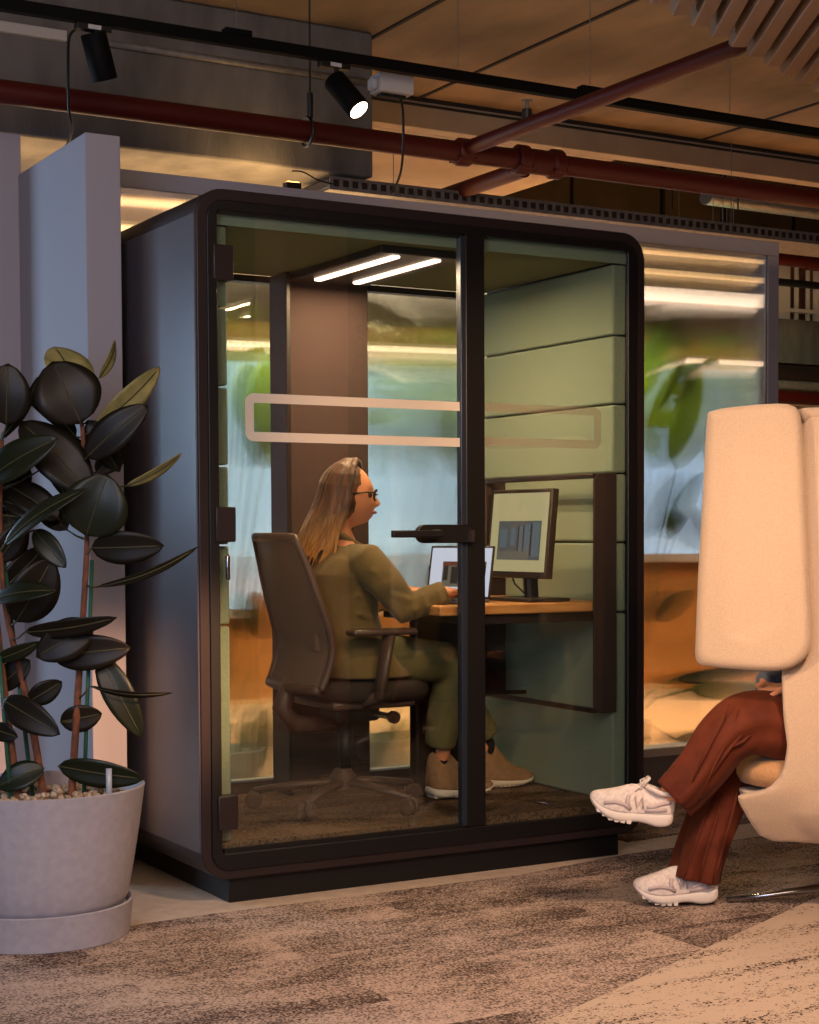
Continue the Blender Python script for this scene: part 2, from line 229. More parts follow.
# ------------------------------------------------------------------ mesh helpers
ORG = {}
class MB:
    def __init__(s): s.v = []; s.f = []; s.m = []; s.mi = 0
    def add(s, vs, fs):
        k = len(s.v); s.v += [tuple(p) for p in vs]; s.f += [tuple(i+k for i in f) for f in fs]; s.m += [s.mi]*len(fs); return s
    def box(s, x0, x1, y0, y1, z0, z1):
        return s.add([(x0,y0,z0),(x1,y0,z0),(x1,y1,z0),(x0,y1,z0),(x0,y0,z1),(x1,y0,z1),(x1,y1,z1),(x0,y1,z1)],
                     [(0,3,2,1),(4,5,6,7),(0,1,5,4),(1,2,6,5),(2,3,7,6),(3,0,4,7)])
    def obox(s, c, ax, ay, az):   # centre and three half-axis vectors
        c, ax, ay, az = V(c), V(ax), V(ay), V(az)
        vs = [c+ax*i+ay*j+az*k for k in (-1, 1) for i, j in ((-1,-1),(1,-1),(1,1),(-1,1))]
        return s.add(vs, [(0,3,2,1),(4,5,6,7),(0,1,5,4),(1,2,6,5),(2,3,7,6),(3,0,4,7)])
    def loft(s, rings, cap=True):
        n = len(rings[0]); vs = [p for r in rings for p in r]; fs = []
        for i in range(len(rings)-1):
            for j in range(n):
                a = i*n+j; b = i*n+(j+1) % n; fs.append((a, b, b+n, a+n))
        if cap:
            fs.append(tuple(reversed(range(n)))); fs.append(tuple(range((len(rings)-1)*n, len(rings)*n)))
        return s.add(vs, fs)
    def tube(s, pts, rad, n=12, flat=None, ref=None, cap=True):
        # rad: number or list; entries may be (ru, rv) for an oval section
        pts = [V(p) for p in pts]; m = len(pts)
        if not isinstance(rad, (list, tuple)): rad = [rad]*m
        t0 = (pts[1]-pts[0]).normalized()
        u = V(ref) if ref else (V((0, 0, 1)) if abs(t0.z) < .9 else V((1, 0, 0)))
        u = (u-t0*u.dot(t0)).normalized(); rings = []
        for i, p in enumerate(pts):
            t = (pts[min(i+1, m-1)]-pts[max(i-1, 0)]).normalized()
            u = (u-t*u.dot(t)).normalized(); w = t.cross(u); r = rad[i]
            ru, rv = r if isinstance(r, (list, tuple)) else (r, r)
            rings.append([p+u*ru*cos(2*pi*k/n)+w*rv*sin(2*pi*k/n) for k in range(n)])
        return s.loft(rings, cap)
    def ball(s, c, r, n=16, m=10, rot=None):
        c = V(c); r = r if isinstance(r, (list, tuple)) else (r, r, r); vs = []; fs = []
        for i in range(m+1):
            a = pi*i/m
            for j in range(n):
                q = V((r[0]*sin(a)*cos(2*pi*j/n), r[1]*sin(a)*sin(2*pi*j/n), r[2]*cos(a)))
                if rot: q = rot @ q
                vs.append(c+q)
        for i in range(m):
            for j in range(n): fs.append((i*n+j, (i+1)*n+j, (i+1)*n+(j+1) % n, i*n+(j+1) % n))
        return s.add(vs, fs)
    def lathe(s, c, prof, n=40):   # prof: (r, z)
        return s.loft([[V((c[0]+r*cos(2*pi*k/n), c[1]+r*sin(2*pi*k/n), c[2]+z)) for k in range(n)] for r, z in prof])
    def prism(s, poly, off):       # extrude a 3d polygon by a vector
        off = V(off); poly = [V(p) for p in poly]; return s.loft([poly, [p+off for p in poly]])
    def ring(s, outer, inner, off):   # frame between two outlines of equal count, extruded
        off = V(off); n = len(outer); vs = [V(p) for p in outer]+[V(p) for p in inner]+[V(p)+off for p in outer]+[V(p)+off for p in inner]; fs = []
        for i in range(n):
            j = (i+1) % n; fs += [(i, j, n+j, n+i), (2*n+j, 2*n+i, 3*n+i, 3*n+j), (j, i, 2*n+i, 2*n+j), (n+i, n+j, 3*n+j, 3*n+i)]
        return s.add(vs, fs)
    def build(s, name, m, parent=None, smooth=False, bevel=0, remesh=0, sm=0, sub=0, loc=None, seg=2, recalc=True):
        org = ORG[parent.name] if parent is not None else (V(loc) if loc is not None else V((0, 0, 0)))
        me = bpy.data.meshes.new(name); me.from_pydata([V(p)-org for p in s.v], [], s.f)
        for k in (m if isinstance(m, list) else [m]): me.materials.append(K[k])
        for p, i in zip(me.polygons, s.m): p.material_index = i
        if recalc:
            b = bmesh.new(); b.from_mesh(me); bmesh.ops.recalc_face_normals(b, faces=b.faces); b.to_mesh(me); b.free()
        o = bpy.data.objects.new(name, me); S.collection.objects.link(o)
        if parent is not None: o.parent = parent
        else: o.location = org
        ORG[o.name] = org
        if remesh:
            r = o.modifiers.new('r', 'REMESH'); r.mode = 'VOXEL'; r.voxel_size = remesh; r.use_smooth_shade = True
        if sm: q = o.modifiers.new('s', 'SMOOTH'); q.iterations = sm; q.factor = .5
        if bevel: q = o.modifiers.new('b', 'BEVEL'); q.width = bevel; q.segments = seg; q.limit_method = 'ANGLE'; q.angle_limit = R(35)
        if sub: q = o.modifiers.new('u', 'SUBSURF'); q.levels = q.render_levels = sub
        if smooth or bevel:
            for p in me.polygons: p.use_smooth = True
            if not smooth or smooth == 'auto':
                me.set_sharp_from_angle(angle=R(40))
        return o
def tag(o, label, cat=None, group=None, kind=None):
    if label: o['label'] = label
    if cat: o['category'] = cat
    if group: o['group'] = group
    if kind: o['kind'] = kind
    return o
def thing(name, loc, label, cat, group=None):
    o = bpy.data.objects.new(name, None); S.collection.objects.link(o); o.location = loc; o.empty_display_size = .05
    ORG[o.name] = V(loc); return tag(o, label, cat, group)
def struct(o): o['kind'] = 'structure'; return o
def rrect(x0, x1, z0, z1, r, y, n=8):
    P = []
    for cx, cz, a in ((x1-r, z1-r, 0), (x0+r, z1-r, 90), (x0+r, z0+r, 180), (x1-r, z0+r, 270)):
        for k in range(n+1):
            t = R(a+90*k/n); P.append(V((cx+r*cos(t), y, cz+r*sin(t))))
    return P

# ================================================================== setting
b = MB().box(-6, 12, -6, 8.2, -.05, 0); struct(b.build('floor', 'base'))
b = MB().prism([(-5, -5.2, 0), (5, -5.2, 0), (5, .03, 0), (2.0, .015, 0), (1.65, -.0, 0), (1.1, -.11, 0), (0, -.107, 0), (-.3, -.125, 0), (-5, -.125, 0)], (0, 0, .004)); struct(b.build('floor_carpet', 'carpet'))
b = MB().prism([(5, .6, 0), (1.8, .2, 0), (1.8, 1.1, 0), (5, 1.1, 0)], (0, 0, .003)); struct(b.build('floor_carpet', 'carpet'))
b = MB().prism([(.223-1.6, -1.611-.737, .004), (1.742+2.4, -.911+1.106, .004), (6, -1.5, .004), (5, -5, .004), (-1, -5, .004)], (0, 0, .002)); struct(b.build('floor_beige_carpet', 'speck'))
# ceiling: front slab with joints, pale beam, lower pale soffit
b = MB().box(-4, 6.5, -5.5, 2.35, 3.3, 3.5); struct(b.build('ceiling', 'ceil'))
b = MB()
for x in (1.435, 2.1, 3.85): b.box(x-.008, x+.008, -3, 2.35, 3.292, 3.3)
struct(b.build('ceiling_joint', 'joint'))
b = MB().box(1.2, 8.5, 2.35, 2.45, 3.158, 3.5); struct(b.build('ceiling_beam', 'beige', bevel=.005))
b = MB().box(1.2, 8.5, 2.325, 2.35, 3.286, 3.3).box(1.2, 8.5, 2.33, 2.35, 3.262, 3.27); struct(b.build('trim_1', 'joint'))
b = MB().box(-4, 3.36, 2.45, 7, 3.158, 3.3); struct(b.build('ceiling_soffit', 'beige'))
b = MB().box(3.36, 12, 2.45, 8, 4.6, 4.7); struct(b.build('ceiling_high', 'farwall'))
# concrete downstand beam, upper left
b = MB().box(-4, 1.408, 1.5, 2.25, 2.69, 3.3); struct(b.build('wall_concrete_beam', 'concrete', bevel=.01))
b = MB().box(-4, 1.36, 2.25, 3.6, 2.95, 3.15); struct(b.build('ceiling_low_soffit', 'beige'))
# far wall
b = MB().box(-6, 13, 7.6, 7.8, 0, 4.7); struct(b.build('wall_back', 'farwall'))
b = MB()
for x in (6.6, 7.6, 8.35, 9.2): b.box(x-.012, x+.012, 7.58, 7.6, 2.9, 4.7)
struct(b.build('trim_2', 'joint'))
b = MB().box(8.2, 12, 6.9, 7.1, 2.72, 3.12); struct(b.build('wall_parapet', 'concrete'))
b = MB().box(8.2, 12, 6.9, 7.1, 0, 2.36); struct(b.build('wall_lower_right', 'wallgrey'))
b = MB().box(8.2, 12, 6.8, 6.95, 2.33, 2.38); struct(b.build('trim_3', 'white'))
# high window of the far room with pale mullions
b = MB()
for x, w in ((8.53, .09), (9.0, .05), (9.6, .09), (10.3, .06)): b.box(x-w, x+w, 6.98, 7.04, 3.12, 3.7)
for x in (8.72, 8.86, 9.22, 9.38): b.box(x-.01, x+.01, 6.99, 7.03, 3.12, 3.7)
b.box(8.3, 11, 6.97, 7.05, 3.2, 3.235); b.box(8.3, 11, 6.97, 7.05, 3.68, 3.72)
struct(b.build('window_1', 'white'))
b = MB().box(8.2, 12, 7.3, 7.4, 3.0, 4.0); struct(b.build('wall_beyond_window', 'brick'))
# low band windows behind the ribbed screen (daylight)
def win(name, x0, x1, z0, z1, y):
    w = struct(MB().ring([(x0,y,z0),(x1,y,z0),(x1,y,z1),(x0,y,z1)], [(x0+.06,y,z0+.06),(x1-.06,y,z0+.06),(x1-.06,y,z1-.06),(x0+.06,y,z1-.06)], (0, .08, 0)).build(name, 'wallgrey'))
    MB().box(x0+.06, x1-.06, y+.04, y+.05, z0+.06, z1-.06).build('window_pane', 'sky', w)
win('window_2', 4.95, 7.25, .95, 2.5, 6.0); win('window_3', 2.7, 4.75, .95, 2.5, 6.0); win('window_4', .4, 2.5, .6, 2.4, 6.0)
struct(MB().box(-1.5, 7.3, 6.1, 6.2, 0, 2.62).build('wall_window_side', 'ochre'))

# grey frame wall holding the ribbed screen
FW = MB()
FW.box(-.03, 3.325, 1.1, 1.22, 2.455, 2.52).box(3.262, 3.325, 1.1, 1.22, 0, 2.455).box(-.03, 3.262, 1.1, 1.22, 0, .17)
struct(FW.build('wall_frame', 'wallgrey', bevel=.003))
struct(MB().box(-.03, 3.262, 1.085, 1.24, .17, .205).build('trim_4', 'white'))
struct(MB().box(-.163, -.043, .56, 1.34, 0, 2.508).build('wall_fin', 'wallgrey', bevel=.003))
struct(MB().box(-.36, -.15, 1.345, 1.42, 0, 2.66).build('wall_left', 'wallgrey', bevel=.003))
for i in range(3):
    x0 = -.025+i*1.095
    struct(MB().box(x0, x0+1.092, 1.104, 1.116, .205, 2.455).build('window_ribbed_panel', 'ribbed', recalc=True))

# ================================================================== booth
bo = thing('office_booth', (.86, .5, 0), 'glass-fronted soundproof office booth with grey side, green felt inside and rounded black frame', 'booth')
WB, H, HB, D = 1.7226, 2.25, .08, 1.02
MB().box(.098, WB-.098, .0226, D-.05, 0, .085).build('plinth', 'black', bo, bevel=.003)
MB().ring(rrect(0, WB, HB, H, .09, .0), rrect(.045, WB-.045, HB+.05, H-.045, .05, .0), (0, D, 0)).build('shell', 'frame', bo, bevel=.004)
MB().ring(rrect(.032, WB-.036, HB+.03, H-.035, .06, -.008), rrect(.066, WB-.078, .165, H-.066, .012, -.008), (0, .014, 0)).build('front_frame', 'black', bo, bevel=.003)
for x0, x1 in ((-.005, .002), (WB-.002, WB+.005)): tag(MB().box(x0, x1, .006, D-.03, .17, 2.17).build('side_panel', 'panel', bo, bevel=.002), 'satin grey side panel')
MB().box(.966, 1.042, -.006, .03, .165, 2.19).build('mullion', 'black', bo, bevel=.004)
MB().box(1.042, 1.65, .007, .015, .16, 2.19).build('fixed_glass', 'glass', bo)
MB().box(.05, WB-.05, .03, D-.04, .13, .19).build('booth_floor', 'boothfloor', bo)
# felt lining
MB().box(.125, 1.611, .04, .94, 2.144, 2.2).build('ceiling_panel', 'ceilfelt', bo, bevel=.006)
MB().box(.06, 1.672, .032, .040, 2.144, 2.2).build('felt_trim', 'felt', bo)
zs = [.192, .885, 1.139, 1.39, 1.64, 1.888, 2.144]
for i in range(6):
    MB().box(1.611, 1.672, .04, .94, zs[i]+.003, zs[i+1]-.003).build('felt_panel', 'felt', bo, bevel=.008)
    MB().box(.052, .118, .04, .94, zs[i]+.003, zs[i+1]-.003).build('felt_panel', 'felt', bo, bevel=.008)
for x0, x1 in ((.05, .075), (1.66, 1.68)): MB().box(x0, x1, .05, .93, .19, 2.15).build('wall_core', 'black', bo)
# back: glass, frame and brown column
MB().ring([(.118,.945,.19),(1.611,.945,.19),(1.611,.945,2.144),(.118,.945,2.144)], [(.15,.945,.235),(1.60,.945,.235),(1.60,.945,2.12),(.15,.945,2.12)], (0, .05, 0)).build('rear_frame', 'frame', bo)
MB().box(.14, 1.60, .965, .973, .22, 2.14).build('rear_glass', 'rearglass', bo)
c = MB().box(.69, 1.045, .86, .95, .192, 2.144).build('rear_column', 'column', bo, bevel=.006); tag(c, 'brown column at the back of the booth')
MB().box(.672, .69, .80, .95, .192, 2.144).build('column_side', 'black', bo, bevel=.003)
MB().box(.70, 1.02, .10, .90, 2.118, 2.144).build('lamp_housing', 'plastic', bo, bevel=.004)
for x in (.775, .935):
    MB().box(x-.016, x+.016, .13, .745, 2.108, 2.119).build('light_strip', 'tube', bo, bevel=.006)
# door
door = MB().box(.066, .950, .007, .015, .172, 2.178).build('door', 'glass', bo)
e = MB().box(.948, .968, -.004, .026, .170, 2.180).build('door_edge', 'edge', door, bevel=.002); tag(e, 'blue-grey metal door edge')
MB().box(.075, .952, -.002, .018, .165, .178).build('door_seal', 'black', door); MB().box(.075, .952, -.002, .018, 2.174, 2.186).build('door_seal', 'black', door)
for z in (2.02, 1.205, .295):
    hgt = .055
    MB().box(.050, .118, -.016, -.002, z-hgt, z+hgt).box(.05, .118, .014, .022, z-hgt, z+hgt).build('hinge', 'frame', door, bevel=.006)
MB().box(.088, .102, -.008, .004, 1.03, 1.11).build('latch', 'chrome', door, bevel=.004)
def capsule(x0, x1, z0, z1, y0, y1, n=8):
    r = (z1-z0)/2; P = [V((x1, y0, z1)), V((x0+r, y0, z1))]+[V((x0+r-r*sin(t*pi/n), y0, z0+r+r*cos(t*pi/n))) for t in range(1, n)]+[V((x0+r, y0, z0)), V((x1, y0, z0))]
    return MB().prism(P, (0, y1-y0, 0))
h0, h1 = onY(-.03, 420, 524.5), onY(-.03, 468, 543)
handle = capsule(h0.x-.01, .985, h1.z, h0.z, -.028, -.006).build('door_handle', 'black', door, bevel=.004)
l0 = onY(-.075, 392, 534); l1 = onY(-.075, 440, 535)
MB().box(l0.x, l1.x+.01, -.085, -.065, l0.z-.012, l0.z+.012).tube([(l1.x, -.08, l0.z), (l1.x, -.02, l0.z)], .014).build('lever', 'black', door, bevel=.004)
MB().box(.968, .982, -.036, -.026, l0.z-.028, l0.z+.012).build('strike_plate', 'chrome', door)
# frosted film stripe across both panes (rounded outline)
def half_band(x0, x1, z0, z1, t, r, y, left=True, n=8):
    # open-ended rounded band: returns MB
    def arc(x0, z0, z1, r):
        P = []
        for k in range(n+1): a = R(90+90*k/n); P.append((x0+r+r*cos(a), z1-r+r*sin(a)))
        for k in range(n+1): a = R(180+90*k/n); P.append((x0+r+r*cos(a), z0+r+r*sin(a)))
        return P
    o = [(x1, z1)]+arc(x0, z0, z1, r)+[(x1, z0)]; i = [(x1, z1-t)]+arc(x0+t, z0+t, z1-t, max(.003, r-t))+[(x1, z0+t)]
    if not left: m = x0+x1; o = [(m-x, z) for x, z in o]; i = [(m-x, z) for x, z in i]
    b = MB(); N = len(o)
    vs = [V((x, y, z)) for x, z in o]+[V((x, y, z)) for x, z in i]+[V((x, y-.0008, z)) for x, z in o]+[V((x, y-.0008, z)) for x, z in i]
    fs = []
    for k in range(N-1): fs += [(k, k+1, N+k+1, N+k), (2*N+k+1, 2*N+k, 3*N+k, 3*N+k+1), (k, k+1, 2*N+k+1, 2*N+k), (N+k+1, N+k, 3*N+k, 3*N+k+1)]
    return b.add(vs, fs)
tag(half_band(.161, .948, 1.468, 1.620, .030, .03, .0065).build('frosted_stripe', 'decal', door), 'pale grey film stripe with a rounded left end')
tag(half_band(1.043, 1.535, 1.474, 1.622, .030, .03, .0065, left=False).build('frosted_stripe', 'decal2', bo), 'faint film stripe with a rounded right end')

# ------------------------------------------------------------------ desk unit
dk = thing('desk', (1.3, .42, .192), 'oak-topped desk fixed between dark brown rounded side screens in the booth', 'desk')
def side_screen(y0, y1, name, ribs=False):
    P = [V((1.62, y0, 1.39)), V((1.552, y0, 1.39))]+[V((1.552-.032*sin(k*pi/12), y0, 1.358+.032*cos(k*pi/12))) for k in range(1, 7)]+\
        [V((1.552-.032*cos(k*pi/12), y0, .555-.032*sin(k*pi/12))) for k in range(0, 7)]+[V((1.62, y0, .523))]
    s = MB().prism(P, (0, y1-y0, 0)).build(name, 'column', dk, bevel=.004)
    if ribs:
        b = MB()
        for i in range(16): b.box(1.525, 1.60, y0-.006, y0, 1.0+i*.021, 1.008+i*.021)
        b.build('rib', 'black', s)
    return s
side_screen(.026, .038, 'side_screen'); side_screen(.77, .80, 'side_screen', True)
MB().box(1.515, 1.54, .03, .78, 1.37, 1.388).build('top_rail', 'frame', dk, bevel=.004)
MB().box(1.515, 1.54, .03, .78, .523, .541).build('bottom_rail', 'frame', dk, bevel=.004)
MB().prism([(.90, .06, .89), (1.60, .045, .89), (1.60, .78, .89), (.93, .78, .89)], (0, 0, .036)).build('desktop', 'wood', dk, bevel=.006)
MB().box(1.04, 1.60, .075, .10, .855, .89).box(1.04, 1.06, .075, .74, .855, .89).build('apron', 'frame', dk, bevel=.003)
MB().box(1.05, 1.25, .50, .56, .192, .89).build('leg', 'black', dk, bevel=.01)
MB().tube([(1.25, .53, .62), (1.3, .53, .57), (1.55, .53, .56)], .008).build('brace', 'black', dk)
# monitor: plane turned a little towards the viewer
mo = thing('monitor', (1.42, .33, .926), 'large dark-framed computer monitor showing a picture on the booth desk', 'monitor')
TR, TL = dp(553, 490, 6.02), dp(492.5, 495.5, 6.33)
ax = (TR-TL); ax.z = 0; wM = ax.length; ax.normalize(); nz = V((0, 0, 1)); lean = (nz + V((ax.y, -ax.x, 0))*-.10).normalized(); nrm = ax.cross(lean).normalized()
if nrm.dot(CP-TR) < 0: nrm = -nrm
hM = .325; cM = (TR+TL)/2; cM.z = 1.335; wM = wM
def mpt(u, v, d): return cM + ax*(u*wM) - lean*(v*hM) + nrm*d     # u -.5...5, v 0..1 downward
def mbox(u0, u1, v0, v1, d0, d1, b=None):
    b = b or MB(); P = [mpt(u0, v0, d0), mpt(u1, v0, d0), mpt(u1, v1, d0), mpt(u0, v1, d0)]; return b.prism(P, nrm*(d1-d0))
mbox(-.5, .5, 0, 1, -.03, 0).build('case', 'bezel', mo, bevel=.004)
sc = mbox(-.46, .46, .045, .93, 0, .0012).build('screen', 'screen', mo)
pb = MB(); mats = ['pic_grey', 'pic_blue', 'pic_dark', 'pic_tan', 'pic_floor']
pb.mi = 0; mbox(-.33, .37, .36, .80, .0012, .0018, pb)
pb.mi = 1
for u0, u1, v0, v1 in ((-.30, -.18, .45, .66), (-.12, -.04, .44, .64), (.02, .08, .42, .70), (.11, .2, .40, .72), (.24, .35, .38, .76)): mbox(u0, u1, v0, v1, .0018, .0022, pb)
pb.mi = 2
for u0, u1, v0, v1 in ((.0, .015, .42, .70), (.085, .10, .41, .72), (.205, .225, .40, .75)): mbox(u0, u1, v0, v1, .0022, .0026, pb)
pb.mi = 4; mbox(-.33, .2, .70, .80, .0022, .0026, pb)
pb.build('picture', mats, sc)
MB().tube([mpt(.05, .75, -.03), mpt(.05, .9, -.05), V((mpt(.05, 1, -.06).x, mpt(.05, 1, -.06).y, .94))], (.028, .028, .028)).build('neck', 'bezel', mo)
fb = mpt(.05, 1, -.05); MB().obox((fb.x, fb.y, .933), ax*.13, V((ax.y, -ax.x, 0))*.09, (0, 0, .007)).build('foot', 'bezel', mo, bevel=.004)
cb = [V((fb.x-.05, fb.y+.02, .99)), V((fb.x-.02, fb.y, .955)), V((fb.x+.03, fb.y-.01, .96)), V((fb.x+.03, fb.y+.03, 1.02))]
MB().tube([mpt(-.2, .95, -.035)]+cb, .0035, n=6).build('cable', 'black', mo)
# laptop
lp = thing('laptop', (1.16, .3, .926), 'open laptop with a bright page on screen, in front of the woman', 'laptop')
RB = onY(.21, 489.5, 597); RB.z = .938; LB = RB-V((.5, -.87, 0)).normalized()*.265
la = (RB-LB); wL = la.length; la.normalize(); ln = la.cross(V((0, 0, 1))); ln = ln if ln.dot(CP-LB) > 0 else -ln
lu = (V((0, 0, 1))-ln*.22).normalized(); lf = lu.cross(la).normalized(); lf = lf if lf.dot(ln) > 0 else -lf
hL = .195
def lpt(u, v, d): return LB + la*(u*wL) + lu*(v*hL) + lf*d
def lbox(u0, u1, v0, v1, d0, d1, b=None):
    b = b or MB(); return b.prism([lpt(u0, v0, d0), lpt(u1, v0, d0), lpt(u1, v1, d0), lpt(u0, v1, d0)], lf*(d1-d0))
lbox(0, 1, 0, 1, -.006, 0).build('lid', 'bezel', lp, bevel=.002)
ls = lbox(.03, .97, .04, .96, 0, .001).build('screen', 'lapscreen', lp)
pb = MB(); pb.mi = 0; lbox(.22, .90, .22, .70, .001, .0015, pb)
for mi, u0, u1, v0, v1 in ((1, .22, .90, .62, .70), (2, .24, .31, .34, .62), (2, .36, .47, .28, .60), (3, .52, .60, .30, .62), (2, .63, .72, .32, .60), (4, .66, .72, .34, .44), (3, .74, .8, .34, .6), (2, .82, .9, .3, .66)): pb.mi = mi; lbox(u0, u1, v0, v1, .0016, .002, pb)
pb.build('picture', ['pic_floor', 'pic_red', 'pic_dark', 'pic_tan', 'pic_white'], ls)
kb = MB().prism([LB+V((0, 0, -.012)), RB+V((0, 0, -.012)), RB+ln*.2+V((0, 0, -.012)), LB+ln*.2+V((0, 0, -.012))], (0, 0, .010)).build('keyboard_base', 'alu', lp, bevel=.002)
b = MB()
for i in range(5):
    for j in range(12): c = LB+la*(wL*(.08+j*.0765))+ln*(.03+i*.022)+V((0, 0, -.0015)); b.obox(c, la*wL*.03, ln*.008, (0, 0, .0012))
tag(b.build('keys', 'bezel', kb), None)

# ------------------------------------------------------------------ office chair
oc = thing('office_chair', (.73, .47, .192), 'brown-black mesh-back office chair on castors inside the booth', 'chair')
prof = [(.478, 1.158), (.507, 1.07), (.543, .95), (.575, .85), (.590, .775), (.575, .70), (.548, .635)]
def smoothp(P, n=4):
    out = []
    for i in range(len(P)-1):
        p0 = P[max(i-1, 0)]; p1 = P[i]; p2 = P[i+1]; p3 = P[min(i+2, len(P)-1)]
        for k in range(n):
            t = k/n; out.append(tuple(.5*((2*p1[j])+(-p0[j]+p2[j])*t+(2*p0[j]-5*p1[j]+4*p2[j]-p3[j])*t*t+(-p0[j]+3*p1[j]-3*p2[j]+p3[j])*t**3) for j in range(len(p1))))
    out.append(tuple(P[-1])); return out
pf = smoothp(prof)
def bw(z): return .215+.012*sin((z-.63)/.53*pi)-.045*max(0, (z-.85)/.3)**1.3
yc = .49
b = MB(); rows = []
for x, z in pf: rows.append([(x-.035*(1-(k/5-1)**2), yc-bw(z)*(1-k/5), z) for k in range(11)])
vs = [p for r in rows for p in r]; n = 11
fs = [(i*n+j, i*n+j+1, (i+1)*n+j+1, (i+1)*n+j) for i in range(len(rows)-1) for j in range(n-1)]
bk = b.add(vs, fs).build('backrest', 'mesh', oc, smooth=True); so = bk.modifiers.new('t', 'SOLIDIFY'); so.thickness = .006
loop = [(x, yc-bw(z), z) for x, z in pf]; loop2 = [(x, yc+bw(z), z) for x, z in pf]
top = [(pf[0][0]-.035*(1-(k/5-1)**2), yc-bw(pf[0][1])*(1-k/5), pf[0][1]+.004) for k in range(11)]
bot = [(pf[-1][0]-.035*(1-(k/5-1)**2), yc-bw(pf[-1][1])*(1-k/5), pf[-1][1]) for k in range(11)]
cyc = list(reversed(loop))+top[1:]+loop2[1:]+list(reversed(bot))[1:]
MB().tube(cyc, [(.013, .017)]*len(cyc), n=10).build('back_frame', 'chairfr', oc, smooth=True)
MB().box(.56, .59, yc-.16, yc+.16, .76, .84).build('lumbar_pad', 'mesh', bk, bevel=.012)
MB().tube([(.54, yc, .66), (.50, yc, .56), (.55, yc, .50), (.70, yc, .49)], [.03, .035, .035, .03]).build('back_bracket', 'chairfr', oc, smooth=True)
# seat
b = MB(); rings = []
for zz, s_ in ((.585, .88), (.60, .97), (.625, 1), (.645, .97), (.655, .88)):
    rings.append([V((.80+.235*s_*(abs(cos(t))**.6)*(1 if cos(t) > 0 else -1), yc+.225*s_*(abs(sin(t))**.6)*(1 if sin(t) > 0 else -1), zz-.02*max(0, cos(t))**3)) for t in [2*pi*k/40 for k in range(40)]])
b.loft(rings).build('seat', 'darkfab', oc, smooth=True)
MB().box(.62, .95, yc-.17, yc+.17, .555, .588).build('seat_pan', 'chairfr', oc, bevel=.012)
MB().box(.68, .86, yc-.07, yc+.07, .50, .555).build('tilt_mechanism', 'plastic', oc, bevel=.015)
MB().tube([(.80, .36, .535), (.80, .22, .535)], .012).tube([(.80, .225, .535), (.80, .205, .535)], .022, n=20).build('tension_knob', 'chrome', oc)
MB().tube([(.75, yc, .50), (.75, yc, .30)], [.027, .022]).build('gas_lift', 'black', oc, smooth=True)
for s_ in (-1, 1):
    y = yc+s_*.265
    a = MB().box(.635, .885, y-.038, y+.038, .822, .845).build('armrest', 'chairfr', oc, bevel=.010, seg=3)
    MB().tube([(.79, y, .83), (.765, y, .70), (.745, y, .60)], [(.02, .034), (.018, .032), (.018, .03)], n=14, ref=(1, 0, 0)).tube([(.745, y, .612), (.75, y-s_*.1, .575), (.76, yc+s_*.08, .565)], (.018, .018, .018)).build('arm_post', 'chairfr', a, smooth=True)
hub = V((.72, .47, 0))
MB().lathe((.735, .48, 0), [(.05, .26), (.05, .30), (.03, .33)], n=24).build('base_hub', 'chairfr', oc)
for k in range(5):
    a = R(-66+72*k); d = V((cos(a), sin(a), 0)); t = hub+d*.31
    lg = MB().tube([hub+V((.015, .01, .285)), hub+d*.16+V((0, 0, .275)), t+V((0, 0, .255))], [(.016, .024), (.014, .02), (.011, .016)], n=12).build('base_leg', 'chairfr', oc, smooth=True)
    w = V((-d.y, d.x, 0)); cc = t+V((0, 0, .192+.030))
    MB().tube([cc-w*.026, cc-w*.006], .030, n=24).tube([cc+w*.006, cc+w*.026], .030, n=24).tube([cc, cc+V((0, 0, .04))], .008).build('castor', 'chairfr', lg, bevel=.004)

# ================================================================== people
def head_mesh(b, c, f, tilt=0, sc=1.0):
    f = V(f).normalized(); l = V((-f.y, f.x, 0)); u = V((0, 0, 1))
    if tilt: rq = Matrix.Rotation(tilt, 3, l); f = rq @ f; u = rq @ u
    c = V(c); n, m = 56, 40; vs = []
    g = lambda d, a, s_: math.exp(-((d-V(a).normalized()).length/s_)**2)
    for i in range(m+1):
        a = pi*i/m
        for j in range(n):
            q = V((sin(a)*cos(2*pi*j/n), sin(a)*sin(2*pi*j/n), cos(a)))
            x, y, z = .096*q.x, .074*q.y, .118*q.z
            if q.z < 0:
                y *= 1+.32*q.z
                if q.x < 0: x *= 1+.35*q.z
            if q.x > 0: x -= .006*max(0, q.x)**2
            x += .036*g(q, (1, 0, -.17), .12)+.014*g(q, (1, 0, .0), .11)+.005*g(q, (1, 0, .3), .25)+.013*g(q, (.9, 0, -.58), .085)+.013*g(q, (.9, 0, -.42), .07)-.006*g(q, (.9, 0, -.50), .05)+.020*g(q, (.72, 0, -.9), .2)+.010*g(q, (.85, 0, -.55), .30)-.012*g(q, (.55, 0, -1), .25)
            for s_ in (-1, 1):
                x -= .010*g(q, (.92, .34*s_, .10), .16); x += .006*g(q, (.8, .5*s_, -.2), .25)
            vs.append(c+(f*x+l*y+u*z)*sc)
    fs = [(i*n+j, (i+1)*n+j, (i+1)*n+(j+1) % n, i*n+(j+1) % n) for i in range(m) for j in range(n)]
    b.add(vs, fs)
    for s_ in (-1, 1):
        rt = Matrix((f, l, u)).transposed(); b.ball(c+(l*.073*s_-f*.006-u*.01)*sc, (.018*sc, .008*sc, .03*sc), 12, 8, rt)
    return f, l, u
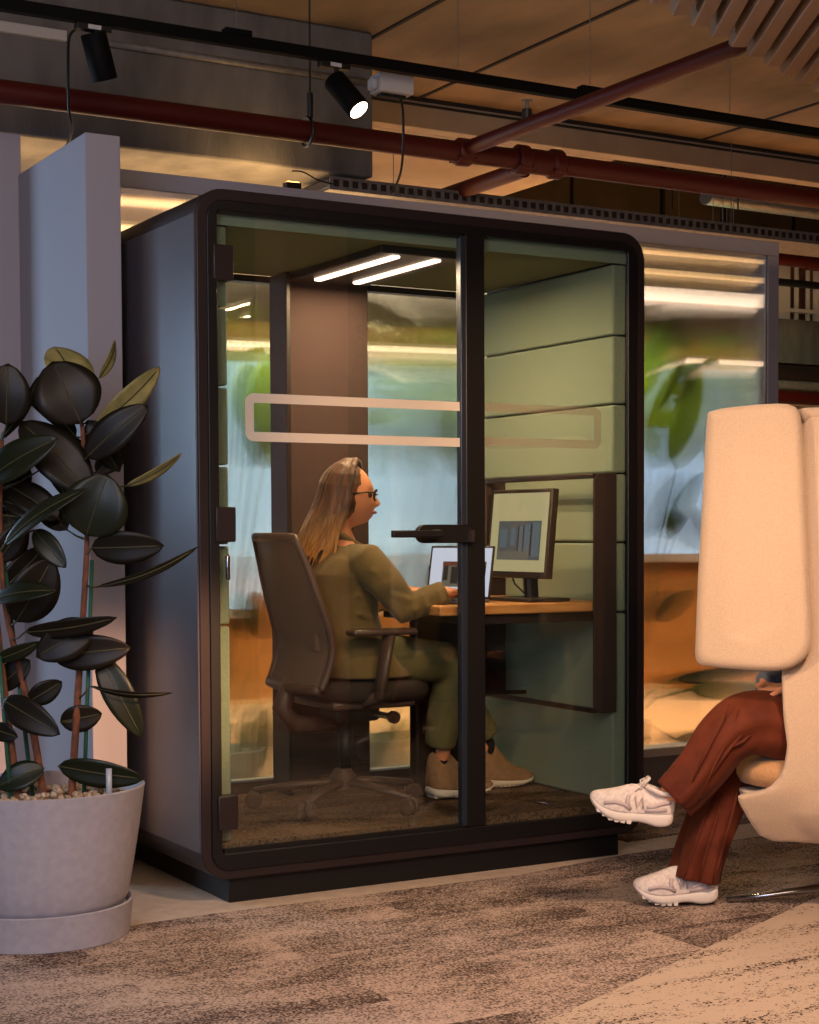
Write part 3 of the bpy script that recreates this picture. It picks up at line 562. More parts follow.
def hand(b, wr, d, pn, side, curl=.5, s=1.0):
    # wr wrist, d pointing direction, pn palm normal, side +1/-1 thumb side
    wr = V(wr); d = V(d).normalized(); pn = V(pn); pn = (pn-d*pn.dot(d)).normalized(); w = d.cross(pn)*side
    b.tube([wr-d*.02*s, wr+d*.02*s, wr+d*.06*s, wr+d*.085*s], [(.014*s, .024*s), (.015*s, .034*s), (.013*s, .040*s), (.009*s, .036*s)], n=14, ref=pn)
    for k, ln_ in enumerate((.070, .078, .073, .056)):
        o = wr+d*.08*s+w*(.030-.0203*k)*s; P = [o-d*.015*s]; q = o; dd = d
        for sg, fr in ((.45, curl*.5), (.32, curl), (.23, curl*.8)):
            dd = (Matrix.Rotation(fr, 3, w*side) @ dd) if False else (dd*cos(fr)+pn*sin(fr)-d*0).normalized()
            q = q+dd*ln_*sg*s; P.append(q)
        b.tube([P[0]]+P[1:], [.0095*s, .0088*s, .008*s, .0065*s], n=8)
    o = wr+d*.03*s+w*.026*s
    b.tube([o-w*.01*s, o+(w*.03+d*.015)*s, o+(w*.042+d*.045+pn*.01)*s, o+(w*.040+d*.066+pn*.016)*s], [.013*s, .0115*s, .010*s, .008*s], n=8)
def strands(b, c, f, l, u, n_az, drop, r=.009, seed=3, flare=.03, front=62, sc=1.0, front2=None, back=0):
    front2 = front2 or front
    rnd = random.Random(seed); c = V(c)
    for layer in range(2):
        for k in range(n_az):
            az = R(front+(360-front-front2)*(k+rnd.random()*.6)/n_az); e = 1.08+.05*layer+rnd.random()*.06; r_k = rnd.uniform(.6, 1.15)
            P = []; dirh = f*cos(az)+l*sin(az); part = f*.02
            ths = [0, 20, 38, 56, 74, 92]
            for t in ths:
                a = R(t); q = u*(.118*cos(a)*e)+f*(.096*cos(az)*sin(a)*e)+l*(.078*sin(az)*sin(a)*e)
                P.append(c+(q+part*(1-t/92))*sc)
            L = drop*(.75+.3*rnd.random()); w1 = rnd.uniform(-.012, .012); side = V((-dirh.y, dirh.x, 0))
            e0 = P[-1]
            for t in (.25, .5, .75, 1):
                P.append(e0+V((0, 0, -L*t))+dirh*flare*(.3*sin(t*pi*.9)-.15*t)+side*w1*t*1.5-f*back*t**1.5)
            rr = [.5*r]+[r*.9]*2+[r]*4+[r*.95, r*.7, r*.3]
            b.tube(P, [q_*r_k for q_ in rr], n=6)
# ---- woman at the desk
wm = thing('person', (.80, .47, .192), 'woman with long brown hair in an olive suit and glasses seated at the booth desk', 'person')
hc = onY(.45, 349, 497); hf = (cos(R(-30)), sin(R(-30)), 0)
sk = MB(); f_, l_, u_ = head_mesh(sk, hc, hf, tilt=R(4), sc=.95)
neck0 = V((.725, .46, 1.13)); sk.tube([hc-V(hf)*.04, hc+V((-.045, .01, -.10)), neck0], [.045, .044, .056])
wr1 = V((1.0, .16, .968))
sk.tube([neck0+V((0, 0, .02)), (.715, .46, 1.02), (.70, .47, .85), (.70, .47, .70)], [(.05, .09), (.09, .15), (.09, .12), (.10, .15)], ref=(1, 0, 0))
shR, elR = V((.735, .29, 1.075)), V((.845, .20, .915)); shL, elL = V((.735, .64, 1.075)), V((.87, .70, .90)); wr2 = V((1.04, .52, .962))
sk.tube([neck0+V((0, 0, -.07)), shR, elR, wr1], [.05, .045, .036, .024]); sk.tube([neck0+V((0, 0, -.07)), shL, elL, wr2], [.05, .045, .036, .024])
hand(sk, wr1, V((.9, .25, -.05)), (0, 0, -1), 1, .35); hand(sk, wr2, V((.9, -.3, -.05)), (0, 0, -1), -1, .35)
hipR, hipL = V((.76, .40, .72)), V((.76, .56, .72)); knR, knL = V((1.13, .38, .705)), V((1.22, .60, .70)); anR, anL = V((1.125, .45, .33)), V((1.40, .57, .33))
for hp, kn, an in ((hipR, knR, anR), (hipL, knL, anL)):
    sk.tube([hp, (hp+kn)/2, kn, (kn+an)/2, an, an-V((0, 0, .06))], [.08, .07, .052, .045, .028, .026])
    sk.tube([an-V((0, 0, .05)), an+V((.04, -.0, -.095)), an+V((.12, -.005, -.105))], [.024, .018, .014])
sk.build('body', 'skin', wm, remesh=.005, sm=1)
MB().tube([hc+f_*.088-l_*.020-u_*.050, hc+f_*.098-u_*.049, hc+f_*.088+l_*.020-u_*.050], [.003, .0055, .003], n=8).build('lips', 'lips', wm, smooth=True)
# hair
hb_ = MB(); strands(hb_, hc, f_, l_, u_, 64, .25, r=.0085, front=70, front2=84, sc=1.0, flare=.06, back=.09); hb_.ball(hc-f_*.020+u_*.014, (.094, .080, .112), rot=Matrix((f_, l_, u_)).transposed())
hr = hb_.build('hair', 'hair', wm, remesh=.0036)
hb2 = MB(); rnd = random.Random(5)
for k in range(44):
    az = R(96+120*k/44); a0 = hc+f_*.10*cos(az)+l_*.085*sin(az)*(1)-u_*.05
    # golden lower lengths over the shoulder nearest the viewer
    az = -az; dh = f_*cos(az)+l_*sin(az); p0 = hc+f_*.120*cos(az)+l_*.100*sin(az)-u_*(.03+.04*rnd.random())
    L = rnd.uniform(.13, .21); w1 = rnd.uniform(-.03, .02)
    hb2.tube([p0, p0+dh*.010-u_*L*.35-f_*.008, p0+dh*.008-u_*L*.7+f_*w1*.5-f_*.02, p0-u_*L+f_*w1*1.2-f_*.03], [.002, .0045, .004, .001], n=6)
hb2.build('hair_ends', 'hair', hr, smooth=True)
# glasses
gb = MB(); ge = [hc+f_*.098+l_*.033*s_+u_*.012 for s_ in (-1, 1)]
for s_, c in zip((-1, 1), ge):
    fr = [c+l_*.026*cos(t)*1.0+u_*.019*sin(t)-f_*.008*abs(cos(t)) for t in [2*pi*k/20 for k in range(21)]]
    gb.tube(fr, .0030, n=6)
    gb.tube([c+l_*s_*.026-f_*.008+u_*.008, c+l_*s_*.043-f_*.03+u_*.008, hc+l_*s_*.078-f_*.005+u_*.008], .0028, n=6)
gb.tube([ge[0]+l_*.024-f_*.006, hc+f_*.101+u_*.016, ge[1]-l_*.024-f_*.006], .0026, n=6)
gb.build('glasses', 'black', wm, smooth=True)
eb = MB()
for s_ in (-1, 1): MB().ball(hc+f_*.0725+l_*.031*s_+u_*.012, .0115).build('eye', 'eyecol', wm, smooth=True)
# blazer
bz = MB()
def oring(c, a, bb, n=28, rot=0, e=.8):
    return [V((c[0]+a*(abs(cos(t))**e)*(1 if cos(t) >= 0 else -1), c[1]+bb*(abs(sin(t))**e)*(1 if sin(t) >= 0 else -1), c[2]+rot*cos(t))) for t in [2*pi*k/n for k in range(n)]]
bz.loft([oring(c, a, w_, rot=t) for c, a, w_, t in (((.80, .47, .665), .18, .20, .0), ((.765, .47, .72), .165, .195, 0), ((.735, .47, .80), .135, .175, 0), ((.715, .47, .88), .125, .165, 0), ((.71, .47, .96), .13, .175, 0), ((.713, .468, 1.03), .125, .19, 0), ((.722, .466, 1.085), .095, .185, 0), ((.725, .464, 1.118), .07, .12, 0), ((.728, .462, 1.14), .058, .07, 0))])
fold = lambda P: P
bz.tube([(.725, .38, 1.08), shR, (shR+elR)/2+V((0, -.012, 0)), elR, (elR+wr1)/2, wr1+V((-.02, 0, 0))], [.06, .070, .062, .060, .052, .044], n=20)
bz.tube([(.725, .56, 1.08), shL, (shL+elL)/2, elL, (elL+wr2)/2, wr2+V((-.02, 0, 0))], [.06, .068, .060, .056, .048, .040], n=20)
for t in (.3, .42, .55, .8):      # sleeve creases
    p = shR.lerp(elR, t); bz.tube([p+V((-.05, -.045, .02)), p+V((.0, -.062, -.005)), p+V((.05, -.04, -.025))], [.010, .017, .008], n=8)
for t in (.1, .35, .7):
    p = elR.lerp(wr1, t); bz.tube([p+V((-.02, -.04, .03)), p+V((-.01, -.055, -.01)), p+V((.01, -.035, -.04))], [.007, .014, .007], n=8)
for z_, a_ in ((.80, .0), (.865, .3), (.93, -.2)): bz.tube([(.70+a_*.02, .288, z_+.03), (.76, .315, z_+.01), (.80, .36, z_-.015)], [.006, .014, .005], n=8)
jk = bz.build('blazer', 'olive', wm, remesh=.007, sm=2)
cl = MB()
cl.tube([(.845, .40, .98), (.815, .385, 1.06), (.765, .385, 1.125), (.70, .40, 1.165), (.672, .46, 1.175), (.70, .52, 1.165), (.765, .545, 1.125), (.815, .54, 1.06), (.845, .52, .98)],
        [(.006, .012), (.012, .03), (.012, .026), (.012, .026), (.012, .026), (.012, .026), (.012, .026), (.012, .03), (.006, .012)], n=10).build('collar', 'olive', jk, smooth=True)
tr = MB()
tr.loft([oring(c, a, w_) for c, a, w_ in (((.78, .47, .668), .17, .185), ((.78, .47, .72), .16, .18), ((.76, .47, .80), .12, .15))])
for hp, kn, an in ((hipR, knR, anR), (hipL, knL, anL)):
    tr.tube([hp, (hp+kn)/2+V((0, 0, .005)), kn-V((.03, 0, 0)), kn+V((.015, 0, -.035)), kn.lerp(an, .4)+V((-.0, 0, 0)), an+V((-.005, 0, .06))], [.095, .086, .074, .074, .07, (.058)], n=20)
tr.build('trousers', 'olivetr', wm, remesh=.009, sm=3)
for kn, an in ((knR, anR), (knL, anL)): MB().tube([an+(kn-an)*.42, an+V((0, 0, .03)), an-V((0, 0, .03))], [.044, .031, .028], n=16).build('sock', 'sock', wm, smooth=True)
# shoe builder (lofted along its length)
def shoe(parent, heel, d, up, L=.27, mats=('solewhite', 'suede', 'suede', 'lace'), high=.0, trainer=False, side=1):
    heel = V(heel); d = V(d).normalized(); up = V(up); up = (up-d*up.dot(d)).normalized(); w = d.cross(up)
    P = lambda x, y, z: heel+d*x*L/.28+w*y+up*z
    st = [0, .012, .03, .06, .09, .12, .15, .18, .21, .24, .262, .275, .28]
    hw = [.018, .028, .033, .035, .034, .034, .037, .042, .045, .043, .034, .022, .010]
    bt = [.022, .010, .004, .001, .002, .004, .003, .001, .002, .008, .016, .024, .030]
    md = [.045, .043, .040, .037, .033, .030, .028, .027, .026, .028, .032, .036, .038]
    if not trainer: hw = [h_*k_ for h_, k_ in zip(hw, (1.25, 1.28, 1.3, 1.3, 1.25, 1.15, 1.08, 1, 1, 1, 1, 1, 1))]
    if trainer:
        md = [m_+.010 for m_ in md]
        for i_, dz in ((8, .004), (9, .010), (10, .018), (11, .024), (12, .028)): bt[i_] += dz; md[i_] += dz*.7
        for i_ in (4, 5): bt[i_] += .006
    b = MB(); rings = []
    for x, h, z0, z1 in zip(st, hw, bt, md):
        rings.append([P(x, sy*h*k, z) for sy, k, z in ((-1, .86, z0), (0, .9, z0-.0), (1, .86, z0), (1, 1.06, z0+.006), (1, 1.08, (z0+z1)/2), (1, 1.0, z1), (0, .9, z1+.002), (-1, 1.0, z1), (-1, 1.08, (z0+z1)/2), (-1, 1.06, z0+.006))])
    for i in range(len(rings)):
        pass
    b.loft(rings); sl = b.build('sole', mats[0], parent, smooth=True, sub=1)
    g = MB()
    for k in (range(6, 12) if trainer else range(12)):
        x = .022+k*.0205; h = .030+.010*sin(min(1, x/.2)*pi/2)
        z = .004 if x < .2 else .004+(x-.2)*(.46 if trainer else .28)
        g.prism([P(x-.008, -h, z+.008), P(x+.008, -h, z+.008), P(x+.0065, -h, z-.0025), P(x-.0065, -h, z-.0025)], w*2*h)
    g.build('tread', mats[0], sl)
    b = MB(); rings = []
    ht = [.094, .112, .116, .112, .108, .122, .122, .110, .098, .090, .084, .078, .068] if trainer else [.10+high, .12+high, .125+high, .125+high, .122+high, .108+high*.6, .096+high*.2, .082, .070, .062, .054, .047, .040]
    for x, h, z1, zt in zip(st, hw, md, ht):
        R_ = []
        for k in range(20):
            a = 2*pi*k/20; cx, sz = cos(a), sin(a); hh = h*(.98 if sz < 0 else .98*(1-.38*max(0, sz)**1.5*(1 if x < .2 else .55)))
            zz = z1-.004+(zt-z1+.004)*(max(0, sz)**.8) if sz > 0 else z1-.004
            R_.append(P(x, hh*(abs(cx)**.75)*(1 if cx > 0 else -1), zz))
        rings.append(R_)
    b.loft(rings); upo = b.build('upper', mats[1], parent, smooth=True, sub=1)
    if trainer:
        b = MB()  # overlays: toe cap line, heel counter, side panels
        def hx(x): 
            for i in range(len(st)-1):
                if st[i] <= x <= st[i+1]: t = (x-st[i])/(st[i+1]-st[i]); return hw[i]+(hw[i+1]-hw[i])*t, md[i]+(md[i+1]-md[i])*t, ht[i]+(ht[i+1]-ht[i])*t
            return hw[-1], md[-1], ht[-1]
        for s_ in (-1, 1):
            for pts in ([(.02, .085), (.05, .075), (.075, .062), (.095, .058)], [(.145, .046), (.17, .058), (.20, .062), (.235, .054)], [(.03, .060), (.06, .054), (.10, .048)], [(.150, .046), (.162, .066), (.158, .088)]):
                b.tube([P(x, s_*(hx(x)[0]*(1.0-.25*max(0, (z-hx(x)[1])/(hx(x)[2]-hx(x)[1]))**1.5)+.000), z) for x, z in pts], [(.0035, .006)]*len(pts), n=8, ref=tuple(w*s_))
        b.build('side_trim', mats[2], upo, smooth=True)
        for s_ in (-1, 1):    # letter N on each side
            b = MB(); q = lambda x, z: P(x, s_*(hx(x)[0]*(1-.28*max(0, (z-hx(x)[1])/(hx(x)[2]-hx(x)[1]))**1.5)+.002), z)
            b.tube([q(.106, .054), q(.114, .088), q(.128, .054), q(.136, .088)], .0034, n=6)
            tag(b.build('side_letter', 'shoegrey', upo, smooth=True), 'pale letter N')
        # tongue and collar
        b = MB().prism([P(.122, -.022, .104), P(.122, .022, .104), P(.092, .024, .146), P(.092, -.024, .146)], d*.010+up*.004); b.build('tongue', mats[1], upo, bevel=.006, seg=3)
        col = [P(.055+.05*cos(t), .030*sin(t), .106+.012*cos(t)*(1 if cos(t) > 0 else -.2)) for t in [2*pi*k/20 for k in range(21)]]
        MB().tube(col, .0085, n=10).build('collar', mats[1], upo, smooth=True)
        b = MB()
        for k in range(6):
            x = .118+k*.0155; z = .121-.0085*k; hh = .020
            b.tube([P(x, -hh, z-.012), P(x-.003, -hh*.4, z+.002), P(x+.006, hh*.4, z+.002), P(x+.002, hh, z-.012)], .0028, n=6)
        for s_ in (-1, 1):
            lp2 = [P(.112, 0, .128), P(.112, s_*.02, .138), P(.122, s_*.034, .128), P(.118, s_*.02, .121), P(.112, 0, .126)]
            b.tube(lp2, .0026, n=6); b.tube([P(.112, 0, .126), P(.125, s_*.018, .119), P(.138, s_*.030, .106)], .0026, n=6)
        b.build('laces', mats[3], upo, smooth=True)
    else:
        b = MB()
        for k in range(4): x = .112+k*.016; z = .114-.009*k; b.tube([P(x, -.018, z-.006), P(x, 0, z+.004), P(x, .018, z-.006)], .0028, n=6)
        b.build('laces', mats[3], upo, smooth=True)
shb = thing('boot', (1.12, .45, .192), "woman's sand suede ankle boot with white sole, the nearer and further left", 'shoe', None)
shoe(shb, (1.068, .452, .196), (1, -.02, 0), (0, 0, 1), L=.275, high=.05)
shb2 = thing('boot', (1.42, .57, .192), "woman's sand suede ankle boot with its toe lit, to the right of the glass mullion", 'shoe', None)
shoe(shb2, (1.345, .572, .196), (1, -.04, 0), (0, 0, 1), L=.255, high=.05)

# ---- seated person in brown trousers
pe = thing('person', tuple(onZ(.0, 760, 890)), 'seated person in rust brown trousers, legs crossed, head hidden inside the hooded chair', 'person')
hip1, kn1, an1 = dp(822, 733, 5.28), dp(733, 726, 5.16), dp(668, 796, 5.16)
hip2, kn2, an2 = dp(822, 748, 5.46), dp(738, 762, 5.36), dp(692, 884, 5.33)
pel = dp(835, 735, 5.37); chst = dp(862, 610, 5.37); nk = dp(866, 560, 5.37); hd = dp(858, 505, 5.37)
sk = MB(); pf_ = -V((RT.x, RT.y, 0)).normalized()
f2, l2, u2 = head_mesh(sk, hd, pf_, tilt=0, sc=.97)
sk.tube([hd-V((0, 0, .03)), nk, chst, dp(850, 670, 5.37), pel], [(.045, .045), (.06, .055), (.10, .15), (.10, .13), (.10, .15)], ref=pf_)
hA = dp(794, 689, 5.22)
sk.tube([chst+V((0, 0, .08)), dp(862, 592, 5.2), dp(835, 668, 5.13), hA], [.05, .045, .038, .026]); hand(sk, hA+V((0, 0, .012)), pf_+V((0, 0, -.15)), (0, 0, -1), 1, .5)
sk.tube([chst+V((0, 0, .08)), dp(862, 592, 5.54), dp(830, 668, 5.56), dp(762, 684, 5.44)], [.05, .045, .038, .026]); hand(sk, dp(764, 686, 5.42), -V((fwd.x, fwd.y, 0))-pf_*.6, (0, 0, -1), -1, .5)
for a, k, n_ in ((hip1, kn1, an1), (hip2, kn2, an2)):
    sk.tube([pel, a, a.lerp(k, .5), k, k.lerp(n_, .5), n_.lerp(k, .08)], [.09, .085, .075, .055, .048, .036])
sd1 = (dp(604, 805, 5.14)-dp(664, 813, 5.16)).normalized()
sk.tube([an1.lerp(kn1, .08), an1+V((0, 0, .0)), dp(652, 809, 5.16), dp(632, 812, 5.15)], [.036, .034, .022, .014]); sk.tube([an2.lerp(kn2, .08), an2, dp(682, 896, 5.32), dp(665, 899, 5.30)], [.034, .030, .022, .014])
sk.build('body', 'skin', pe, remesh=.006, sm=2)
hb_ = MB(); strands(hb_, hd, f2, l2, u2, 40, .18, r=.010, front=62, sc=.97); hb_.ball(hd-f2*.012+u2*.012, (.098, .082, .115), rot=Matrix((f2, l2, u2)).transposed()); hb_.build('hair', 'hair2', pe, remesh=.005, sm=1)
kt = MB(); kt.tube([nk-V((0, 0, .01)), nk-V((0, 0, .07)), chst, dp(850, 670, 5.37), dp(838, 715, 5.37)], [(.06, .07), (.09, .17), (.125, .19), (.125, .17), (.13, .18)], ref=pf_, n=24)
kt.tube([chst+V((0, 0, .08)), dp(862, 592, 5.19), dp(835, 668, 5.12), dp(812, 682, 5.15), hA.lerp(dp(835, 668, 5.13), .12)], [.07, .068, .055, .048, .042], n=18)
kt.tube([chst+V((0, 0, .08)), dp(862, 592, 5.55), dp(830, 668, 5.57), dp(762, 684, 5.44)], [.07, .066, .050, .040], n=18)
kt.build('jumper', 'knit', pe, remesh=.009, sm=3)
def leg_rings(pts, rad, nfold, amp, seed, n=72, ref=None):
    pts = [V(p) for p in pts]; rs = []; m = len(pts)
    P = smoothp([tuple(p)+(r if isinstance(r, tuple) else (r, r)) for p, r in zip(pts, rad)], 7); Q = [V(p[:3]) for p in P]
    t0 = (Q[1]-Q[0]).normalized(); u = V(ref) if ref else V(fwd); u = (u-t0*u.dot(t0)).normalized()
    for i, p in enumerate(Q):
        t = (Q[min(i+1, len(Q)-1)]-Q[max(i-1, 0)]).normalized(); u = (u-t*u.dot(t)).normalized(); w = t.cross(u); s_ = i/(len(Q)-1)
        ring = []
        for k in range(n):
            a = 2*pi*k/n; A = amp(s_)
            fo = 1+A*(sin(nfold*a+seed+1.3*sin(3*s_+seed))+.5*sin((nfold*2-1)*a+seed*2+2.5*s_)+.8*noise.noise(V((cos(a)*1.6+seed, sin(a)*1.6, s_*3.2))))
            ring.append(p+u*P[i][3]*fo*cos(a)+w*P[i][4]*fo*sin(a))
        rs.append(ring)
    return rs
tb = MB()
# leg underneath first: thigh, knee, straight shin down to the shoe on the floor (u = depth direction)
tb.loft(leg_rings([hip2, dp(780, 752, 5.41), dp(745, 757, 5.37), dp(727, 785, 5.35), dp(712, 825, 5.34), dp(700, 858, 5.34), dp(695, 879, 5.34)], [.10, .098, .090, .084, .078, .078, (.075, .080)], 5, lambda s: .02+.085*s, 1.7))
tb.loft(leg_rings([hip1+V((0, 0, .0)), dp(785, 728, 5.20), dp(748, 724, 5.16), dp(724, 738, 5.15), dp(706, 762, 5.15), dp(689, 782, 5.15), dp(673, 798, 5.15)], [.112, .104, .094, (.082, .084), (.072, .078), (.066, .074), (.060, .070)], 5, lambda s: .018+.085*s, 4.2))
tb.tube([pel+V((0, 0, .05)), pel-V((0, 0, .05))], [(.14, .18), (.13, .17)], ref=pf_)
tro = tb.build('trousers', 'brown', pe, remesh=.0055, sm=1)
# drape creases laid over the crossed knee and down the legs
cr = MB()
def crease(P, r): 
    cr.tube(P, [r*.3]+[r]*(len(P)-2)+[r*.3], n=8)
for q in ([(729, 703), (722, 722), (706, 752), (692, 782)], [(738, 709), (731, 734), (716, 762), (700, 798)], [(747, 716), (741, 735), (727, 752), (712, 775)], [(751, 735), (742, 742), (730, 748)]): crease([dp(x, y, 5.155-.083) for x, y in q], .006)
for q in ([(716, 785), (703, 822), (690, 862), (683, 880)], [(727, 780), (716, 820), (704, 860), (699, 882)], [(738, 790), (729, 826), (718, 865), (712, 884)]): crease([dp(x, y, 5.345-.081) for x, y in q], .006)
cr.build('creases', 'brown', tro, smooth=True)
s1 = thing('trainer', tuple(dp(640, 815, 5.15)), 'raised white chunky trainer on the crossed leg, pointing left in front of the booth', 'shoe', "trainers of the seated person")
H1 = dp(672, 831, 5.16); T1 = dp(597, 806, 5.12); dd = (T1-H1); dirn = V((pf_.x, pf_.y, 0)).normalized(); d1 = (dirn*cos(R(9))+V((0, 0, sin(R(9))))).normalized()
shoe(s1, dp(671.5, 829, 5.155), d1, (0, 0, 1), L=.262, mats=('solewhite', 'shoewhite', 'shoegrey', 'lace'), trainer=True)
s2 = thing('trainer', tuple(onZ(0, 676, 907)), 'white chunky trainer standing flat on the brown carpet below the trouser hem', 'shoe', "trainers of the seated person")
hl = onZ(.007, 718, 903); toe = onZ(.007, 633, 904)
shoe(s2, hl, (toe-hl), (0, 0, 1), L=(toe-hl).length*1.0, mats=('solewhite', 'shoewhite', 'shoegrey', 'lace'), trainer=True)

# ------------------------------------------------------------------ hooded armchair
HC = dp(868, 760, 5.36); HC.z = 0
ch = thing('hooded_armchair', tuple(HC), 'high-backed beige felt armchair with rounded hood wings at the right edge', 'chair')
lx = -ray(700, 532); lx.z = 0; lx.normalize(); fx = V((lx.y, -lx.x, 0)); fx = fx if fx.dot(RT) < 0 else -fx      # forward and near-side axes of the chair
def cpt(a, l, z): return HC+fx*a+lx*l+V((0, 0, z))
# shell as a U in plan; front edge position by height (a forward)
SC = 5.02/FPX      # metres per pixel on the near side
zof = lambda py: dp(790, py, 5.02).z
def hit(px, py, lat): d = ray(px, py); t = (lat-(CP-HC).dot(lx))/d.dot(lx); return CP+d*t-HC
def aof(px): return hit(px, 700, .345).dot(fx)
prof = [(zof(850), aof(775)), (zof(843), aof(760)), (zof(825), aof(749)), (zof(806), aof(739)), (zof(799), aof(738)), (zof(796), aof(756)), (zof(791), aof(770)), (zof(782), aof(779)), (zof(768), aof(785)), (zof(748), aof(788)), (zof(720), aof(784)), (zof(680), aof(782)), (zof(640), aof(784)), (zof(520), aof(792)), (zof(430), aof(799)), (zof(415), aof(806))]
prof = sorted(prof); wid = lambda z: .345-.10*max(0, (.42-z)/.2)**1.5*.9 if z < .42 else .345
def ushape(z, af, inset=0, n=26):
    # from near front tip round the back to the far front tip
    w = wid(z)-inset; back = -.30+inset-.06*min(1, max(0, z-.3)) + (.10*max(0, (.42-z)/.2) if z < .42 else 0); P = []
    r = .22
    for k in range(7): P.append((af+(back+r-af)*k/6, w))
    for k in range(1, 7): t = R(90*k/6); P.append((back+r-r*sin(t), (w-r)+r*cos(t)))
    for k in range(0, 7): t = R(90*k/6); P.append((back+r-r*cos(t), -(w-r)-r*sin(t)))
    for k in range(1, 7): P.append((back+r+(af-back-r)*k/6, -w))
    return P
b = MB(); rows_o = [[cpt(a, l, z) for a, l in ushape(z, af)] for z, af in prof]; rows_i = [[cpt(a, l, z) for a, l in ushape(z, af, .045)] for z, af in prof]
rings = []
for i in range(len(prof)): rings.append(rows_o[i]+list(reversed(rows_i[i])))
b.loft(rings)
# bowl below the seat
bowl = []
for z, s_ in ((zof(850)-.005, .74), (zof(845), .80), (zof(833), .88), (zof(818), .95), (zof(800), 1.0)):
    ff = aof(738)*(1 if z > zof(806) else 1)-(.0 if z > zof(810) else (zof(810)-z)*.85); bkk = -.33*s_; w = .345*min(1, s_+.02)
    P = []
    for k in range(44):
        t = 2*pi*k/44; c_, s2_ = cos(t), sin(t); am = (ff+bkk)/2; ar = (ff-bkk)/2
        P.append(cpt(am+ar*(abs(c_)**.55)*(1 if c_ > 0 else -1), w*(abs(s2_)**.55)*(1 if s2_ > 0 else -1), z))
    bowl.append(P)
b.loft(bowl)
b.build('shell', 'chairfab', ch, remesh=.009, sm=4)
# seat cushion
cu = []
for z, s_ in ((.395, .86), (.405, .96), (.43, 1), (.455, 1), (.478, .95), (.49, .80)):
    cu.append([cpt((aof(736)-.30)/2+.02+((aof(736)+.26)/2)*s_*(abs(cos(t))**.5)*(1 if cos(t) > 0 else -1), .295*s_*(abs(sin(t))**.5)*(1 if sin(t) > 0 else -1), z+ (zof(795)-.40)) for t in [2*pi*k/48 for k in range(48)]])
tag(MB().loft(cu).build('seat_cushion', 'cushion', ch, smooth=True), 'tan seat cushion')
# hood wings: padded rounded panels on the outside of both sides
def wing(sgn, lat):
    o = [(695, 655), (697, 600), (700, 540), (704, 470), (707, 418), (712, 410), (740, 406), (775, 404), (792, 406), (800, 415), (803, 450), (806, 520), (809, 590), (811, 635), (809, 652), (798, 664), (780, 670), (745, 670), (705, 667), (697, 663)]
    dpt = CP.dot(V((0, 0, 0))); D0 = 4.95
    cx = sum(p[0] for p in o)/len(o); P2 = []
    for x, y in o:
        q = hit(x, y, .36); P2.append((q.dot(fx), q.z))
    P2 = smoothp(P2+[P2[0]], 3)[:-1]; ca = sum(p[0] for p in P2)/len(P2); cz = sum(p[1] for p in P2)/len(P2)
    rs = []
    for off, s_ in ((0, .93), (.006, .975), (.018, 1), (.04, 1), (.054, .975), (.062, .93), (.064, .7)):
        ring = []
        for a, z in P2:
            da, dz = a-ca, z-cz; k = 1-(1-s_)*1.0
            sa = (abs(da)-(1-s_)*.28)/max(1e-6, abs(da)) if abs(da) > .05 else s_; sz = (abs(dz)-(1-s_)*.28)/max(1e-6, abs(dz)) if abs(dz) > .05 else s_
            aa = ca+da*max(.3, sa); zz = cz+dz*max(.3, sz); bow = -.030*((aa-ca)/.18)**2-.035*(aa-ca)/.18
            ring.append(cpt(aa, sgn*(lat+off+bow), zz))
        rs.append(ring)
    w = MB().loft(rs).build('hood_wing', 'chairfab', ch, remesh=.008, sm=4)
    return w
wing(1, .335); wing(-1, .335)
ztop = zof(415)
tag(MB().tube([cpt(aof(800), .335, ztop-.004)]+[cpt(a, l, ztop) for a, l in ushape(ztop, aof(806), .02)]+[cpt(aof(800), -.335, ztop-.004)], .022, n=12).build('rim_piping', 'chairfab', ch, smooth=True), None)
MB().tube([cpt(0, 0, .035), cpt(0, 0, zof(850)+.02)], [.03, .028]).build('column', 'chrome', ch, smooth=True)
hubp = HC+V((0, 0, .03))
e1 = onZ(.016, 727, 899)
for k in range(4):
    dv = (e1-HC); dv.z = 0; ll = dv.length; ang = atan2(dv.y, dv.x)+k*pi/2; dd_ = V((cos(ang), sin(ang), 0))
    MB().tube([hubp+V((0, 0, .03)), hubp+dd_*ll*.5+V((0, 0, .008)), HC+dd_*ll+V((0, 0, .014))], [(.016, .022), (.012, .018), (.008, .014)], n=10, ref=(0, 0, 1)).build('foot', 'chrome', ch, smooth=True)

